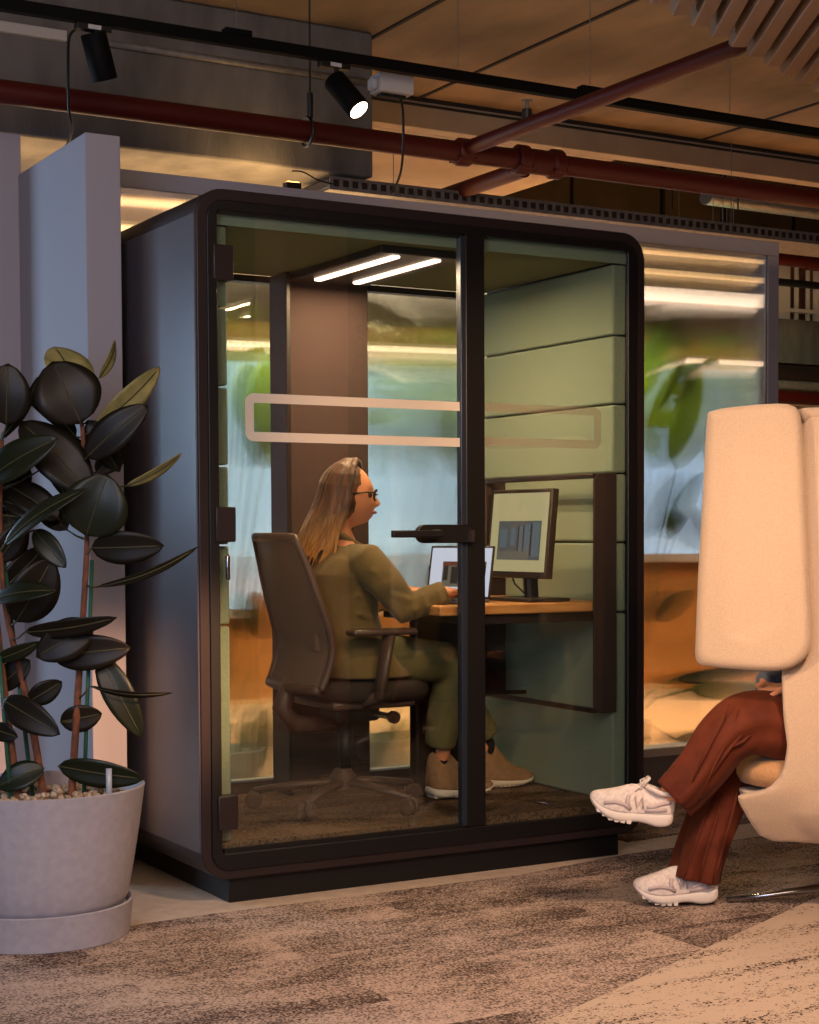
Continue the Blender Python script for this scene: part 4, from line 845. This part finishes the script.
# ================================================================== potted plant
def leafmesh(b, base, tip, wid, roll=0, bow=.12, cup=.15, n=14, thick=.0012):
    base, tip = V(base), V(tip); L = (tip-base).length; d = (tip-base)/L
    to = (CP-base).normalized(); s = d.cross(to).normalized(); nn = s.cross(d).normalized()
    q = Matrix.Rotation(roll, 3, d); s, nn = q @ s, q @ nn
    up_, dn = [], []; cols = 7; g = []
    for i in range(n+1):
        t = i/n; w = wid/2*(max(0, sin(pi*min(1, t**.88)))**.62 if t < 1 else 0); w = max(w, .0008)
        if t > .93: w = min(w, wid/2*(1-t)*2.2+.0008)
        c = base+d*L*t+nn*(bow*L*(sin(pi*t)))-V((0, 0, bow*.5*L*t*t))
        g.append([c+s*w*k+nn*cup*w*abs(k) for k in [x/(cols//2)-1 for x in range(cols)]])
    vs = [p for r in g for p in r]+[p-nn*thick for r in g for p in r]; N = (n+1)*cols; fs = []
    for i in range(n):
        for j in range(cols-1):
            a = i*cols+j; fs += [(a, a+1, a+cols+1, a+cols), (N+a+1, N+a, N+a+cols, N+a+cols+1)]
        for j in (0, cols-1): a = i*cols+j; fs.append((a, a+cols, N+a+cols, N+a))
    for i in (0, n):
        for j in range(cols-1): a = i*cols+j; fs.append((a, a+1, N+a+1, N+a))
    b.add(vs, fs); return [r[cols//2]+nn*.001 for r in g]
PC = onZ(0, 42, 935)
pp = thing('potted_rubber_plant', tuple(PC), 'tall dark-leaved rubber plant with staked stems, growing in the pale grey pot', 'plant')
leaves = [ # base, tip, width px, depth, roll, material
 ((81, 424), (52, 359), 62, 4.74, .1, 'leafdark'), ((80, 398), (54, 344), 44, 4.95, .5, 'leaflight'), ((99, 378), (115, 338), 13, 5.0, .9, 'leaflight'),
 ((95, 428), (160, 364), 26, 4.95, .5, 'leaflight'), ((86, 458), (148, 402), 33, 4.72, -.2, 'leafdark'), ((96, 473), (126, 440), 24, 4.9, .2, 'leafdark'),
 ((126, 486), (182, 451), 14, 4.85, .9, 'leaflight'), ((86, 536), (108, 472), 62, 4.70, -.1, 'leaf'), ((91, 548), (164, 543), 32, 4.75, .2, 'leafdark'),
 ((97, 587), (198, 543), 15, 4.75, 1.0, 'leaf'), ((90, 492), (20, 418), 46, 4.78, .2, 'leafdark'), ((6, 425), (8, 361), 44, 4.7, 0, 'leafdark'),
 ((0, 440), (38, 374), 14, 4.85, .8, 'leaf'), ((76, 437), (25, 392), 22, 4.9, .6, 'leafdark'), ((-12, 480), (58, 435), 34, 4.62, -.4, 'leaf'),
 ((0, 512), (30, 466), 22, 4.85, .2, 'leafdark'), ((66, 498), (38, 454), 18, 4.9, .7, 'leaf'), ((4, 545), (86, 485), 20, 4.62, -.7, 'leaf'),
 ((40, 516), (2, 499), 20, 4.8, .3, 'leafdark'), ((34, 530), (66, 566), 22, 4.72, .1, 'leaf'), ((67, 530), (40, 498), 26, 4.85, 0, 'leafdark'),
 ((16, 622), (52, 556), 46, 4.72, .2, 'leafdark'), ((-6, 600), (56, 588), 22, 4.62, -.6, 'leaf'), ((25, 632), (117, 614), 20, 4.66, .5, 'leafdark'),
 ((93, 625), (36, 655), 38, 4.70, 0, 'leafdark'), ((52, 656), (131, 645), 34, 4.74, .1, 'leafdark'), ((99, 655), (142, 735), 29, 4.80, .1, 'leaf'),
 ((90, 686), (172, 690), 13, 4.72, 1.1, 'leafdark'), ((-4, 660), (40, 640), 16, 4.7, .4, 'leaf'), ((3, 700), (60, 732), 30, 4.66, .1, 'leafdark'),
 ((28, 702), (62, 680), 22, 4.8, .2, 'leafdark'), ((60, 722), (102, 712), 26, 4.8, .2, 'leafdark'), ((-8, 728), (18, 736), 18, 4.7, .2, 'leafdark'),
 ((58, 766), (144, 776), 27, 4.78, .3, 'leaf'), ((44, 768), (-4, 786), 27, 4.72, .3, 'leaf'), ((-2, 562), (24, 520), 26, 4.8, .2, 'leafdark'),
 ((60, 520), (2, 480), 30, 4.82, .3, 'leafdark'), ((88, 420), (120, 470), 26, 4.86, .2, 'leafdark'), ((40, 470), (84, 440), 40, 4.84, .1, 'leafdark'), ((2, 590), (44, 545), 28, 4.86, .3, 'leafdark'), ((30, 660), (-4, 690), 24, 4.8, .2, 'leafdark'), ((20, 560), (-6, 470), 34, 4.88, .1, 'leafdark')]
stems = [[(70, 800), (75, 740), (80, 660), (84, 600), (87, 540), (85, 470), (82, 424)], [(46, 800), (33, 730), (20, 670), (6, 610), (0, 540), (2, 440)], [(20, 800), (8, 720), (0, 650), (-8, 560), (-4, 470)]]
SD = [5.0, 5.0, 4.96]
for st_, dd0 in zip(stems, SD):
    P = [dp(x, y, dd0) for x, y in st_]; P[0].z -= .04; sp = [V(p) for p in smoothp([tuple(p) for p in P], 4)]
    MB().tube(sp, [.0125-.006*i/len(sp) for i in range(len(sp))], n=10).build('stem', 'stem', pp, smooth=True)
for a, c, e in (((83, 800), (92, 560), 5.02), ((35, 800), (4, 560), 5.02), ((12, 800), (-2, 640), 4.94)):
    p = dp(*a, e); p.z -= .05; tag(MB().tube([p, dp(*c, e)], .0065, n=8).build('stake', 'stake', pp, smooth=True), 'green support stake')
def near_stem(p):
    best = None
    for st_, dd0 in zip(stems, SD):
        P = [dp(x, y, dd0) for x, y in st_]
        for i in range(len(P)-1):
            for t in (0, .25, .5, .75, 1):
                q = P[i].lerp(P[i+1], t); dz = (q-p).length+max(0, q.z-p.z)*1.5
                if best is None or dz < best[0]: best = (dz, q)
    return best[1]
for bp_, tp_, w, de, ro, mt in leaves:
    de += .2; w *= 1.08
    B, T = dp(*bp_, (de+5.0)/2), dp(*tp_, de+.02); m = MB(); mid = leafmesh(m, B, T, w*de/FPX, ro, bow=.07)
    lf_ = m.build('leaf', mt, pp, smooth=True)
    MB().tube(mid[:-1], [.0022]*(len(mid)-2)+[.001], n=6).build('midrib', 'vein', lf_, smooth=True)
    q = near_stem(B)
    if (q-B).length < .16: MB().tube([q, q.lerp(B, .5)+V((0, 0, -.004)), B], [.004, .003, .0025], n=6).build('stalk', 'vein', lf_, smooth=True)
# pot
pt = thing('plant_pot', tuple(PC), 'large pale grey round pot standing on its matching saucer at the lower left', 'pot')
MB().lathe(PC, [(.20, .07), (.232, .085), (.250, .12), (.262, .18), (.285, .32), (.300, .430), (.302, .440), (.295, .444), (.288, .436), (.270, .33), (.262, .30)], 72).build('pot_body', 'pot', pt, smooth='auto')
MB().lathe(PC, [(.245, .0), (.253, .006), (.262, .095), (.264, .104), (.258, .107), (.250, .100), (.245, .09), (.10, .088)], 72).build('saucer', 'pot', pt, smooth='auto')
MB().lathe(PC, [(.262, .36), (.268, .392), (.10, .40)], 48).build('pebble_fill', 'soil', pt, smooth='auto')['kind'] = 'stuff'
b = MB(); rnd = random.Random(2)
for k in range(240):
    a = rnd.uniform(0, 2*pi); r_ = .255*sqrt(rnd.random()); s_ = rnd.uniform(.007, .013); b.ball((PC.x+r_*cos(a), PC.y+r_*sin(a), .402+rnd.uniform(0, .01)), s_, 7, 5)
o = b.build('pebbles', 'soil', pt, smooth=True); o['kind'] = 'stuff'
q = dp(109, 785, 4.95); MB().tube([(q.x, q.y, .39), (q.x, q.y, .49)], .009, n=14).build('water_gauge', 'clear', pt, smooth=True)

# ================================================================== overhead services
ty = .6
tk = thing('light_track', (1.3, ty, 2.9), 'long black lighting track running across the whole ceiling', 'light track')
MB().box(-3, 5.5, ty-.019, ty+.019, 2.875, 2.915).build('rail', 'track', tk, bevel=.002)
for px in (237, 590): q = onY(ty, px, 40); MB().box(q.x-.05, q.x+.05, ty-.022, ty+.022, 2.915, 2.935).build('clamp', 'track', tk, bevel=.003)
for px in (237, 458, 590, 730, -200):
    q = onY(ty, px, 60); MB().tube([(q.x, ty, 2.93), (q.x, ty, 3.3)], .0022, n=6).build('hanger_wire', 'galv', tk)
def spot(px, py, px2, py2, dyy, label, lit):
    a = onY(ty, px, py); q0 = V((a.x, ty, 2.874))
    t = thing('track_spotlight', tuple(q0), label, 'spotlight')
    c0, c1 = onY(ty-.01, px, py), onY(ty-.01+dyy, px2, py2)
    MB().box(q0.x-.06, q0.x+.06, ty-.017, ty+.017, 2.852, 2.875).build('adapter', 'black', t, bevel=.003)
    MB().box(q0.x-.022, q0.x+.022, ty-.0195, ty-.017, 2.856, 2.870).build('rating_label', 'boxgrey', t)
    MB().tube([(q0.x+.01, ty, 2.855), (q0.x+.01, ty, 2.81)], .009).build('stem', 'black', t)
    d = (c1-c0).normalized(); r_ = .043
    MB().tube([c0, c0+d*.004, c1-d*.002, c1], [r_*.93, r_, r_, r_*.97], n=40).build('housing', 'track', t, smooth='auto')
    MB().tube([c1, c1+d*.001], [r_*.86, r_*.84], n=40).build('lens', 'led' if lit else 'bezel', t)
    return c1, d
spot(93, 33, 105, 80, .03, 'black cylinder track spotlight hanging at the upper left, its lens turned away', False)
c1, d1_ = spot(334, 80, 359, 110, -.09, 'lit black cylinder track spotlight tilted towards the viewer', True)
l = lamp('track_spot_light', 'SPOT', tuple(c1+d1_*.01), tuple(c1+d1_), 30, (1, .75, .5), .03, angle=50, blend=.6)
# main sprinkler pipe with couplings and branches
py0, pz0 = 1.0, 2.718
sp = thing('sprinkler_pipe', (1.5, py0, pz0), 'dark red sprinkler pipe with couplings and branches running above the booth', 'pipe')
MB().tube([(-4, py0, pz0), (6.5, py0, pz0)], .042, n=28).build('main_pipe', 'redpipe', sp, smooth='auto')
def coupling(x, r=.058, w=.03, name='coupling'):
    o = MB().tube([(x-w, py0, pz0), (x-w*.7, py0, pz0), (x+w*.7, py0, pz0), (x+w, py0, pz0)], [r*.85, r, r, r*.85], n=28).build(name, 'redpipe', sp, smooth='auto')
    for s_ in (-1, 1): MB().tube([(x-w*1.1, py0+s_*r*.7, pz0-r*.55), (x+w*1.1, py0+s_*r*.7, pz0-r*.55)], .009, n=8).build('bolt', 'redpipe', o)
xa, xb, xc = onY(py0, 521, 160).x, onY(py0, 555, 166).x, onY(py0, 463, 152).x
coupling(xa, .062, .03); coupling(xb, .062, .03); MB().tube([(xa, py0, pz0), (xb, py0, pz0)], .052, n=28).build('coupling_sleeve', 'redpipe', sp, smooth='auto')
coupling(xc, .056, .035, 'branch_tee')
e_ = onZ(pz0, 735, 50)
MB().tube([(xc, py0, pz0+.01), (xc+.015, -.70, pz0+.01), (xc+.016, -.735, pz0+.02), (xc+.016, -.755, pz0+.05), (xc+.016, -.76, pz0+.1), (xc+.016, -.76, 3.299)], .030, n=24).build('branch_pipe', 'redpipe', sp, smooth='auto')
q1, q2 = onY(1.02, 524, 168), onY(1.9, 424, 197)
MB().tube([(q1.x, 1.02, pz0-.03), (q1.x-.0, 2.3, pz0-.03)], .036, n=24).build('branch_pipe', 'redpipe', sp, smooth='auto')
qh = onX(xc+.01, 527, 118)
sh = MB().tube([(xc+.01, qh.y, pz0+.02), (xc+.01, qh.y, pz0+.075)], .020, n=16).build('sprinkler_head', 'bezel', sp)
MB().tube([(xc+.01, qh.y, pz0+.075), (xc+.01, qh.y, pz0+.105)], [.010, .007], n=10).tube([(xc+.01, qh.y, pz0+.105), (xc+.01, qh.y, pz0+.109)], .022, n=16).build('deflector', 'galv', sh)
# hanger bracket and cables
qb = onY(py0, 307, 140); hk = thing('pipe_hanger', (qb.x, py0, pz0), 'black rod and clip hanging over the main sprinkler pipe', 'hanger')
MB().tube([(qb.x-.0, py0-.03, 3.3), (qb.x-.0, py0-.03, pz0+.11)], .004, n=8).build('rod', 'black', hk)
MB().tube([(qb.x, py0-.03, pz0+.14), (qb.x, py0-.03, pz0+.05)], .012, n=10).tube([(qb.x, py0+.055*sin(t), pz0+.055*cos(t)) for t in [2*pi*k/24 for k in range(25)]], .006, n=8).build('clip', 'black', hk)
def cable(name, P, label, r=.005, m='black'):
    pts = smoothp([tuple(p) for p in P], 5); return tag(MB().tube(pts, r, n=8).build(name, m, None, smooth=True), label, 'cable')
cable('cable', [onY(.62, 82, 27), onY(.66, 70, 35), onY(.72, 68, 60), onY(.8, 69, 110), onY(.9, 72, 128), onY(1.1, 66, 148)], 'black cable looping from the left spotlight down past the sprinkler pipe')
jb0, jb1 = onY(.72, 378, 72), onY(.72, 412, 96)
jb = thing('junction_box', (jb0.x, .72, jb1.z), 'pale grey plastic junction box beside the lit spotlight under the track', 'junction box')
MB().box(jb0.x, jb1.x, .70, .79, jb1.z, jb0.z).build('box', 'boxgrey', jb, bevel=.006); MB().box(jb0.x-.02, jb0.x, .72, .77, jb1.z+.01, jb1.z+.05).build('gland', 'boxgrey', jb, bevel=.004)
MB().box(jb0.x+.02, jb1.x-.02, .73, .77, jb1.z-.012, jb1.z).build('plug', 'black', jb)
cable('cable', [onY(.72, 400, 96), onY(.75, 403, 112), onY(.8, 403, 150), onY(.9, 400, 175), onY(1.05, 392, 193)], 'black cable hanging from the junction box to the screen frame')
# little lamp on the frame
qa = onY(1.14, 292, 182)
cl_ = thing('clip_lamp', (qa.x, 1.14, 2.52), 'small black lamp clipped on the grey frame, glowing orange upwards', 'lamp')
MB().box(qa.x-.032, qa.x+.032, 1.12, 1.16, 2.52, 2.548).build('body', 'black', cl_, bevel=.003)
MB().box(qa.x-.024, qa.x+.024, 1.125, 1.155, 2.548, 2.551).build('lamp_face', 'orangelamp', cl_)
lamp('clip_lamp_light', 'SPOT', (qa.x, 1.4, 2.50), (qa.x-.05, 1.7, 2.75), 9, (1, .58, .22), .02, angle=150, blend=1)
lamp('screen_uplight', 'AREA', (.4, 1.75, 2.4), (.4, 1.75, 4), 14, (1, .58, .22), 2.4, .5)
cable('cable', [onY(1.13, 292, 171), onY(1.13, 303, 172), onY(1.13, 318, 180), onY(1.13, 333, 184)], 'thin black lead from the little clip lamp along the frame top', .003)
# white conduits on the concrete beam
c0, c1 = onY(1.48, -40, 18), onY(1.48, 66, 42); c2, c3 = onY(1.48, 96, 33), onY(1.48, 372, 83)
tag(MB().box(c0.x, c1.x, 1.465, 1.498, c1.z-.0, c1.z+.04).build('cable_trunking', 'boxgrey', None, bevel=.003), 'short pale trunking on the concrete beam at the upper left corner', 'trunking')
tag(MB().tube([(c2.x, 1.48, c3.z), (c3.x, 1.48, c3.z)], .014, n=12).build('conduit', 'galv', None, smooth=True), 'thin grey conduit along the concrete beam just below the track', 'conduit')
# perforated cable tray behind the frame
tz = 2.645
ct = thing('cable_tray', (3.2, 1.6, tz), 'slotted steel cable tray running behind the top of the grey frame', 'cable tray')
b = MB(); b.box(1.2, 6.5, 1.5, 1.503, tz+.02, tz+.032).box(1.2, 6.5, 1.5, 1.503, tz-.022, tz-.008).box(1.2, 6.5, 1.5, 1.8, tz-.024, tz-.022)
x = 1.2
while x < 6.5: b.box(x, x+.018, 1.5, 1.503, tz-.008, tz+.02); x += .045
b.build('slotted_side', 'galv', ct); MB().box(1.2, 6.5, 1.505, 1.78, tz-.02, tz+.030).build('cables', 'bezel', ct, bevel=.01)  # solid dark box fills the tray so the slots read as shaded
# foil duct and small hangers, second pipes to the right
d0, d1 = onY(4, 706, 197), onY(4, 840, 215)
tag(MB().tube([d0, d0.lerp(d1, .33), d0.lerp(d1, .66), d1+(d1-d0)*1.2], [(.05, .07)]*4, n=20).build('foil_duct', 'foil', None, smooth='auto'), 'crumpled silver foil duct under the far ceiling at the right', 'duct')
for px, nm in ((738, 'a'), (672, 'b')):
    q = onY(3.4, px, 200); tag(MB().tube([(q.x, 3.4, 4.6 if q.x > 3.3 else 3.2), (q.x, 3.4, q.z-.06)], .006, n=6).build('hanger_rod', 'black', None), 'thin black hanger rod below the far ceiling, right of centre' if nm == 'a' else 'thin black hanger rod in front of the far brown wall, nearer the couplings', 'rod')
r0_, r1_ = onY(5, 772, 256), onY(5, 815, 257)
rp = thing('far_red_pipe', tuple(r0_), 'short dark red pipe with a coupling, seen right of the grey frame', 'pipe')
MB().tube([(r0_.x-1.5, 5, r0_.z), (r1_.x, 5, r0_.z)], .065, n=20).build('pipe', 'redpipe', rp, smooth='auto'); MB().tube([(r1_.x-.1, 5, r0_.z), (r1_.x+.03, 5, r0_.z)], .08, n=20).build('coupling', 'redpipe', rp, smooth='auto')
q = onY(5.3, 790, 283); tag(MB().tube([(q.x-2, 5.3, q.z), (q.x+2, 5.3, q.z)], .03, n=16).build('black_track', 'black', None), 'black horizontal bar crossing the high window right of the frame', 'bar')
for i, (py_, nm, m_, r_, lb) in enumerate(((374, 'cable_bundle', 'bezel', .07, 'dark bundle of cables running under the pale parapet at the far right'), (386, 'radiator_pipe', 'galv', .045, 'grey ribbed pipe below the cable bundle at the far right'), (398, 'floor_edge_pipe', 'redpipe', .06, 'dark red pipe lowest under the parapet, above the white ledge'))):
    q = onY(6.7, 800, py_); tag(MB().tube([(q.x-1.5, 6.7, q.z), (q.x+2, 6.7, q.z)], r_, n=16).build(nm, m_, None, smooth='auto'), lb, 'pipe' if i else 'cables')
# acoustic baffles, upper right
d1v = V((-.5, -.866, 0)); d2v = V((sin(R(67)), cos(R(67)), 0)); E0 = onZ(2.60, 638, 3); E1 = onZ(2.60, 819, 99)
sp_ = (E1-E0).length; nb = 12
for i in range(-2, 14):
    p = E0+(E1-E0)*((i+.5)/10.0)
    w = d2v*.011 if False else V((d1v.y, -d1v.x, 0))*-.019
    P = [p+V((0, 0, .02))+d1v*-.0, p+d1v*.04+V((0, 0, 0)), p+d1v*1.6, p+d1v*1.6+V((0, 0, .24)), p+V((0, 0, .24))]
    o = MB().prism(P, w*2.4).build('ceiling_baffle', 'baffle', None, bevel=.003, loc=p)
    tag(o, 'brown felt acoustic baffle blade hanging in the row at the upper right', 'baffle', 'acoustic baffles hanging at the upper right')

# ================================================================== behind the ribbed screen
def backplant(x, y, spec, label, name='potted_plant'):
    t = thing(name, (x, y, 0), label, 'plant')
    MB().lathe((x, y, 0), [(.12, 0), (.15, .02), (.18, .30), (.17, .30), (.15, .26), (.05, .26)], 32).build('pot', 'white', t, smooth='auto')
    for (ax_, ay_, bx_, by_, w, dy, mt, ro) in spec:
        A, B_ = onY(y+dy, ax_, ay_), onY(y+dy, bx_, by_); m = MB(); leafmesh(m, A, B_, w*6.8/FPX, ro, bow=.05); m.build('leaf', mt, t, smooth=True)
        MB().tube([(x, y, .27), (x*.5+A.x*.5, y, (A.z+.27)/2+.05), A], .006, n=6).build('stalk', 'green2', t, smooth=True)
px_ = onY(1.5, 690, 690).x
backplant(2.45, 1.42, [(640, 470, 682, 352, 60, 0, 'green1', .3), (632, 540, 668, 470, 30, 0, 'green2', .2), (645, 500, 690, 550, 30, .05, 'green2', .4), (620, 620, 662, 590, 28, 0, 'green2', .3), (640, 680, 740, 662, 20, .0, 'green2', .6), (650, 690, 735, 685, 26, .05, 'green1', .4), (640, 740, 700, 728, 16, 0, 'green2', .6), (600, 420, 650, 300, 60, .05, 'green1', .2)], 'broad-leaved green plant blurred behind the ribbed screen right of the booth')
backplant(1.32, 1.5, [(395, 600, 420, 540, 30, 0, 'green2', .2), (410, 610, 450, 560, 26, 0, 'green2', .3), (370, 740, 440, 730, 40, 0, 'green1', .2), (380, 770, 430, 720, 40, .05, 'green1', .2), (400, 700, 455, 660, 30, 0, 'green2', .3), (420, 480, 400, 400, 34, .05, 'green1', .1)], 'green plant blurred behind the booth rear glass, right of the column')
backplant(.60, 1.45, [(245, 470, 262, 340, 60, 0, 'green1', .2), (235, 440, 228, 360, 36, .05, 'green2', .2), (250, 640, 235, 590, 34, 0, 'green2', .2), (240, 780, 262, 700, 46, 0, 'green2', .1), (250, 790, 228, 720, 40, .05, 'green1', .2)], 'green plant blurred behind the booth rear glass, left of the column')
for (x0, x1, y, z, hh, mt, lb) in ((1.6, 4.75, 3.0, 2.50, .034, 'pendant', 'thick bright linear pendant lamp blurred behind the ribbed screen'), (.0, 4.15, 2.2, 2.5, .01, 'warmline', 'thin warm lamp line nearest the top of the ribbed screen'), (.3, 5.0, 3.4, 2.86, .014, 'warmline', 'thin warm lamp line higher up beyond the thick pendant lamp'), (.3, 1.5, 2.6, 2.42, .012, 'warmline', 'short bright pendant lamp blurred behind the upper left of the booth'), (1.9, 4.5, 2.6, 2.66, .006, 'warmline', 'very thin warm lamp line between the top line and the thick pendant'), (2, 5.2, 4.0, 2.66, .010, 'pendant', 'second pale linear pendant just under the thick bright one'), (1, 6.1, 4.6, 2.30, .014, 'pendant', 'thin pale lamp line low in the far part of the room')):
    t = thing('pendant_lamp', ((x0+x1)/2, y, z), lb, 'lamp')
    MB().box(x0, x1, y-.03, y+.03, z-hh, z+hh).build('diffuser', mt, t); MB().box(x0, x1, y-.032, y+.032, z+hh, z+hh+.02).build('housing', 'boxgrey', t)
    for xx in (x0+.2, x1-.2): MB().tube([(xx, y, z+hh), (xx, y, 4.6 if xx > 3.36 else 3.16)], .002, n=6).build('hanger_wire', 'galv', t)
def foliage(x, y, z, rx, ry, rz, nl, mt, seed, label, size=.12):
    rnd = random.Random(seed); b = MB(); c = V((x, y, z))
    for k in range(nl):
        a, e = rnd.uniform(0, 2*pi), rnd.uniform(-1, 1); rr = rnd.random()**.4; q = c+V((rx*rr*cos(a)*sqrt(1-e*e), ry*rr*sin(a)*sqrt(1-e*e), rz*rr*e))
        d = V((rnd.uniform(-1, 1), rnd.uniform(-.6, .6), rnd.uniform(-1, .3))).normalized(); w = d.cross(V((rnd.uniform(-1, 1), 1, rnd.uniform(-1, 1)))).normalized(); L = size*rnd.uniform(.6, 1.3)
        P = [q, q+d*L*.3+w*L*.2, q+d*L*.7+w*L*.17, q+d*L, q+d*L*.7-w*L*.17, q+d*L*.3-w*L*.2]; b.prism(P, d.cross(w)*.002)
    t = thing('hanging_plant', (x, y, z+rz), label, 'plant'); b.build('foliage', mt, t)['kind'] = 'stuff'
    MB().tube([(x-.05, y, z+rz*.6), (x, y, z+rz+.02), (x, y, 4.6 if x > 3.36 else 3.158)], .006, n=6).build('cord', 'black', t); MB().lathe((x, y, z+rz*.5), [(.09, 0), (.13, .12), (.12, .12), (.05, .10)], 24).build('basket', 'brick', t)
for k, (x, z, rx, rz, mt, lb) in enumerate(((6.5, 2.25, .28, .33, 'green2', 'hanging plant blurred behind the ribbed screen just above the chair hood'), (5.95, 2.2, .33, .38, 'green1', 'bright hanging plant blurred behind the ribbed screen, beside the booth frame'), (3.85, 2.18, .68, .42, 'green1', 'hanging plant seen through the booth between the brown column and the mullion'), (2.5, 2.15, .55, .45, 'green1', 'hanging plant seen through the booth left of the brown column'))):
    foliage(x, 5.4, z, rx, .25, rz, 620, mt, k, lb, .22)
lamp('added_foliage_spot', 'SPOT', (5.6, 4.3, 3.1), (6, 5.4, 2.2), 500, (1, .86, .5), .1, angle=120, blend=1); lamp('added_foliage_spot', 'SPOT', (2.6, 4.3, 3.1), (2.6, 5.4, 2.2), 500, (1, .86, .5), .1, angle=120, blend=1)  # spots added to brighten the hanging foliage
# room pillar behind the viewer's right, mirrored in the booth glass
struct(MB().box(2.14, 2.56, -4.4, -4.0, 0, 3.3).build('wall_pillar', 'pillar', bevel=.01))
# light of the booth's own strips
for x in (.775, .935): lamp('booth_strip_light', 'AREA', (x, .44, 2.10), (x, .44, 0), 13, (1, .66, .38), .03, .6)
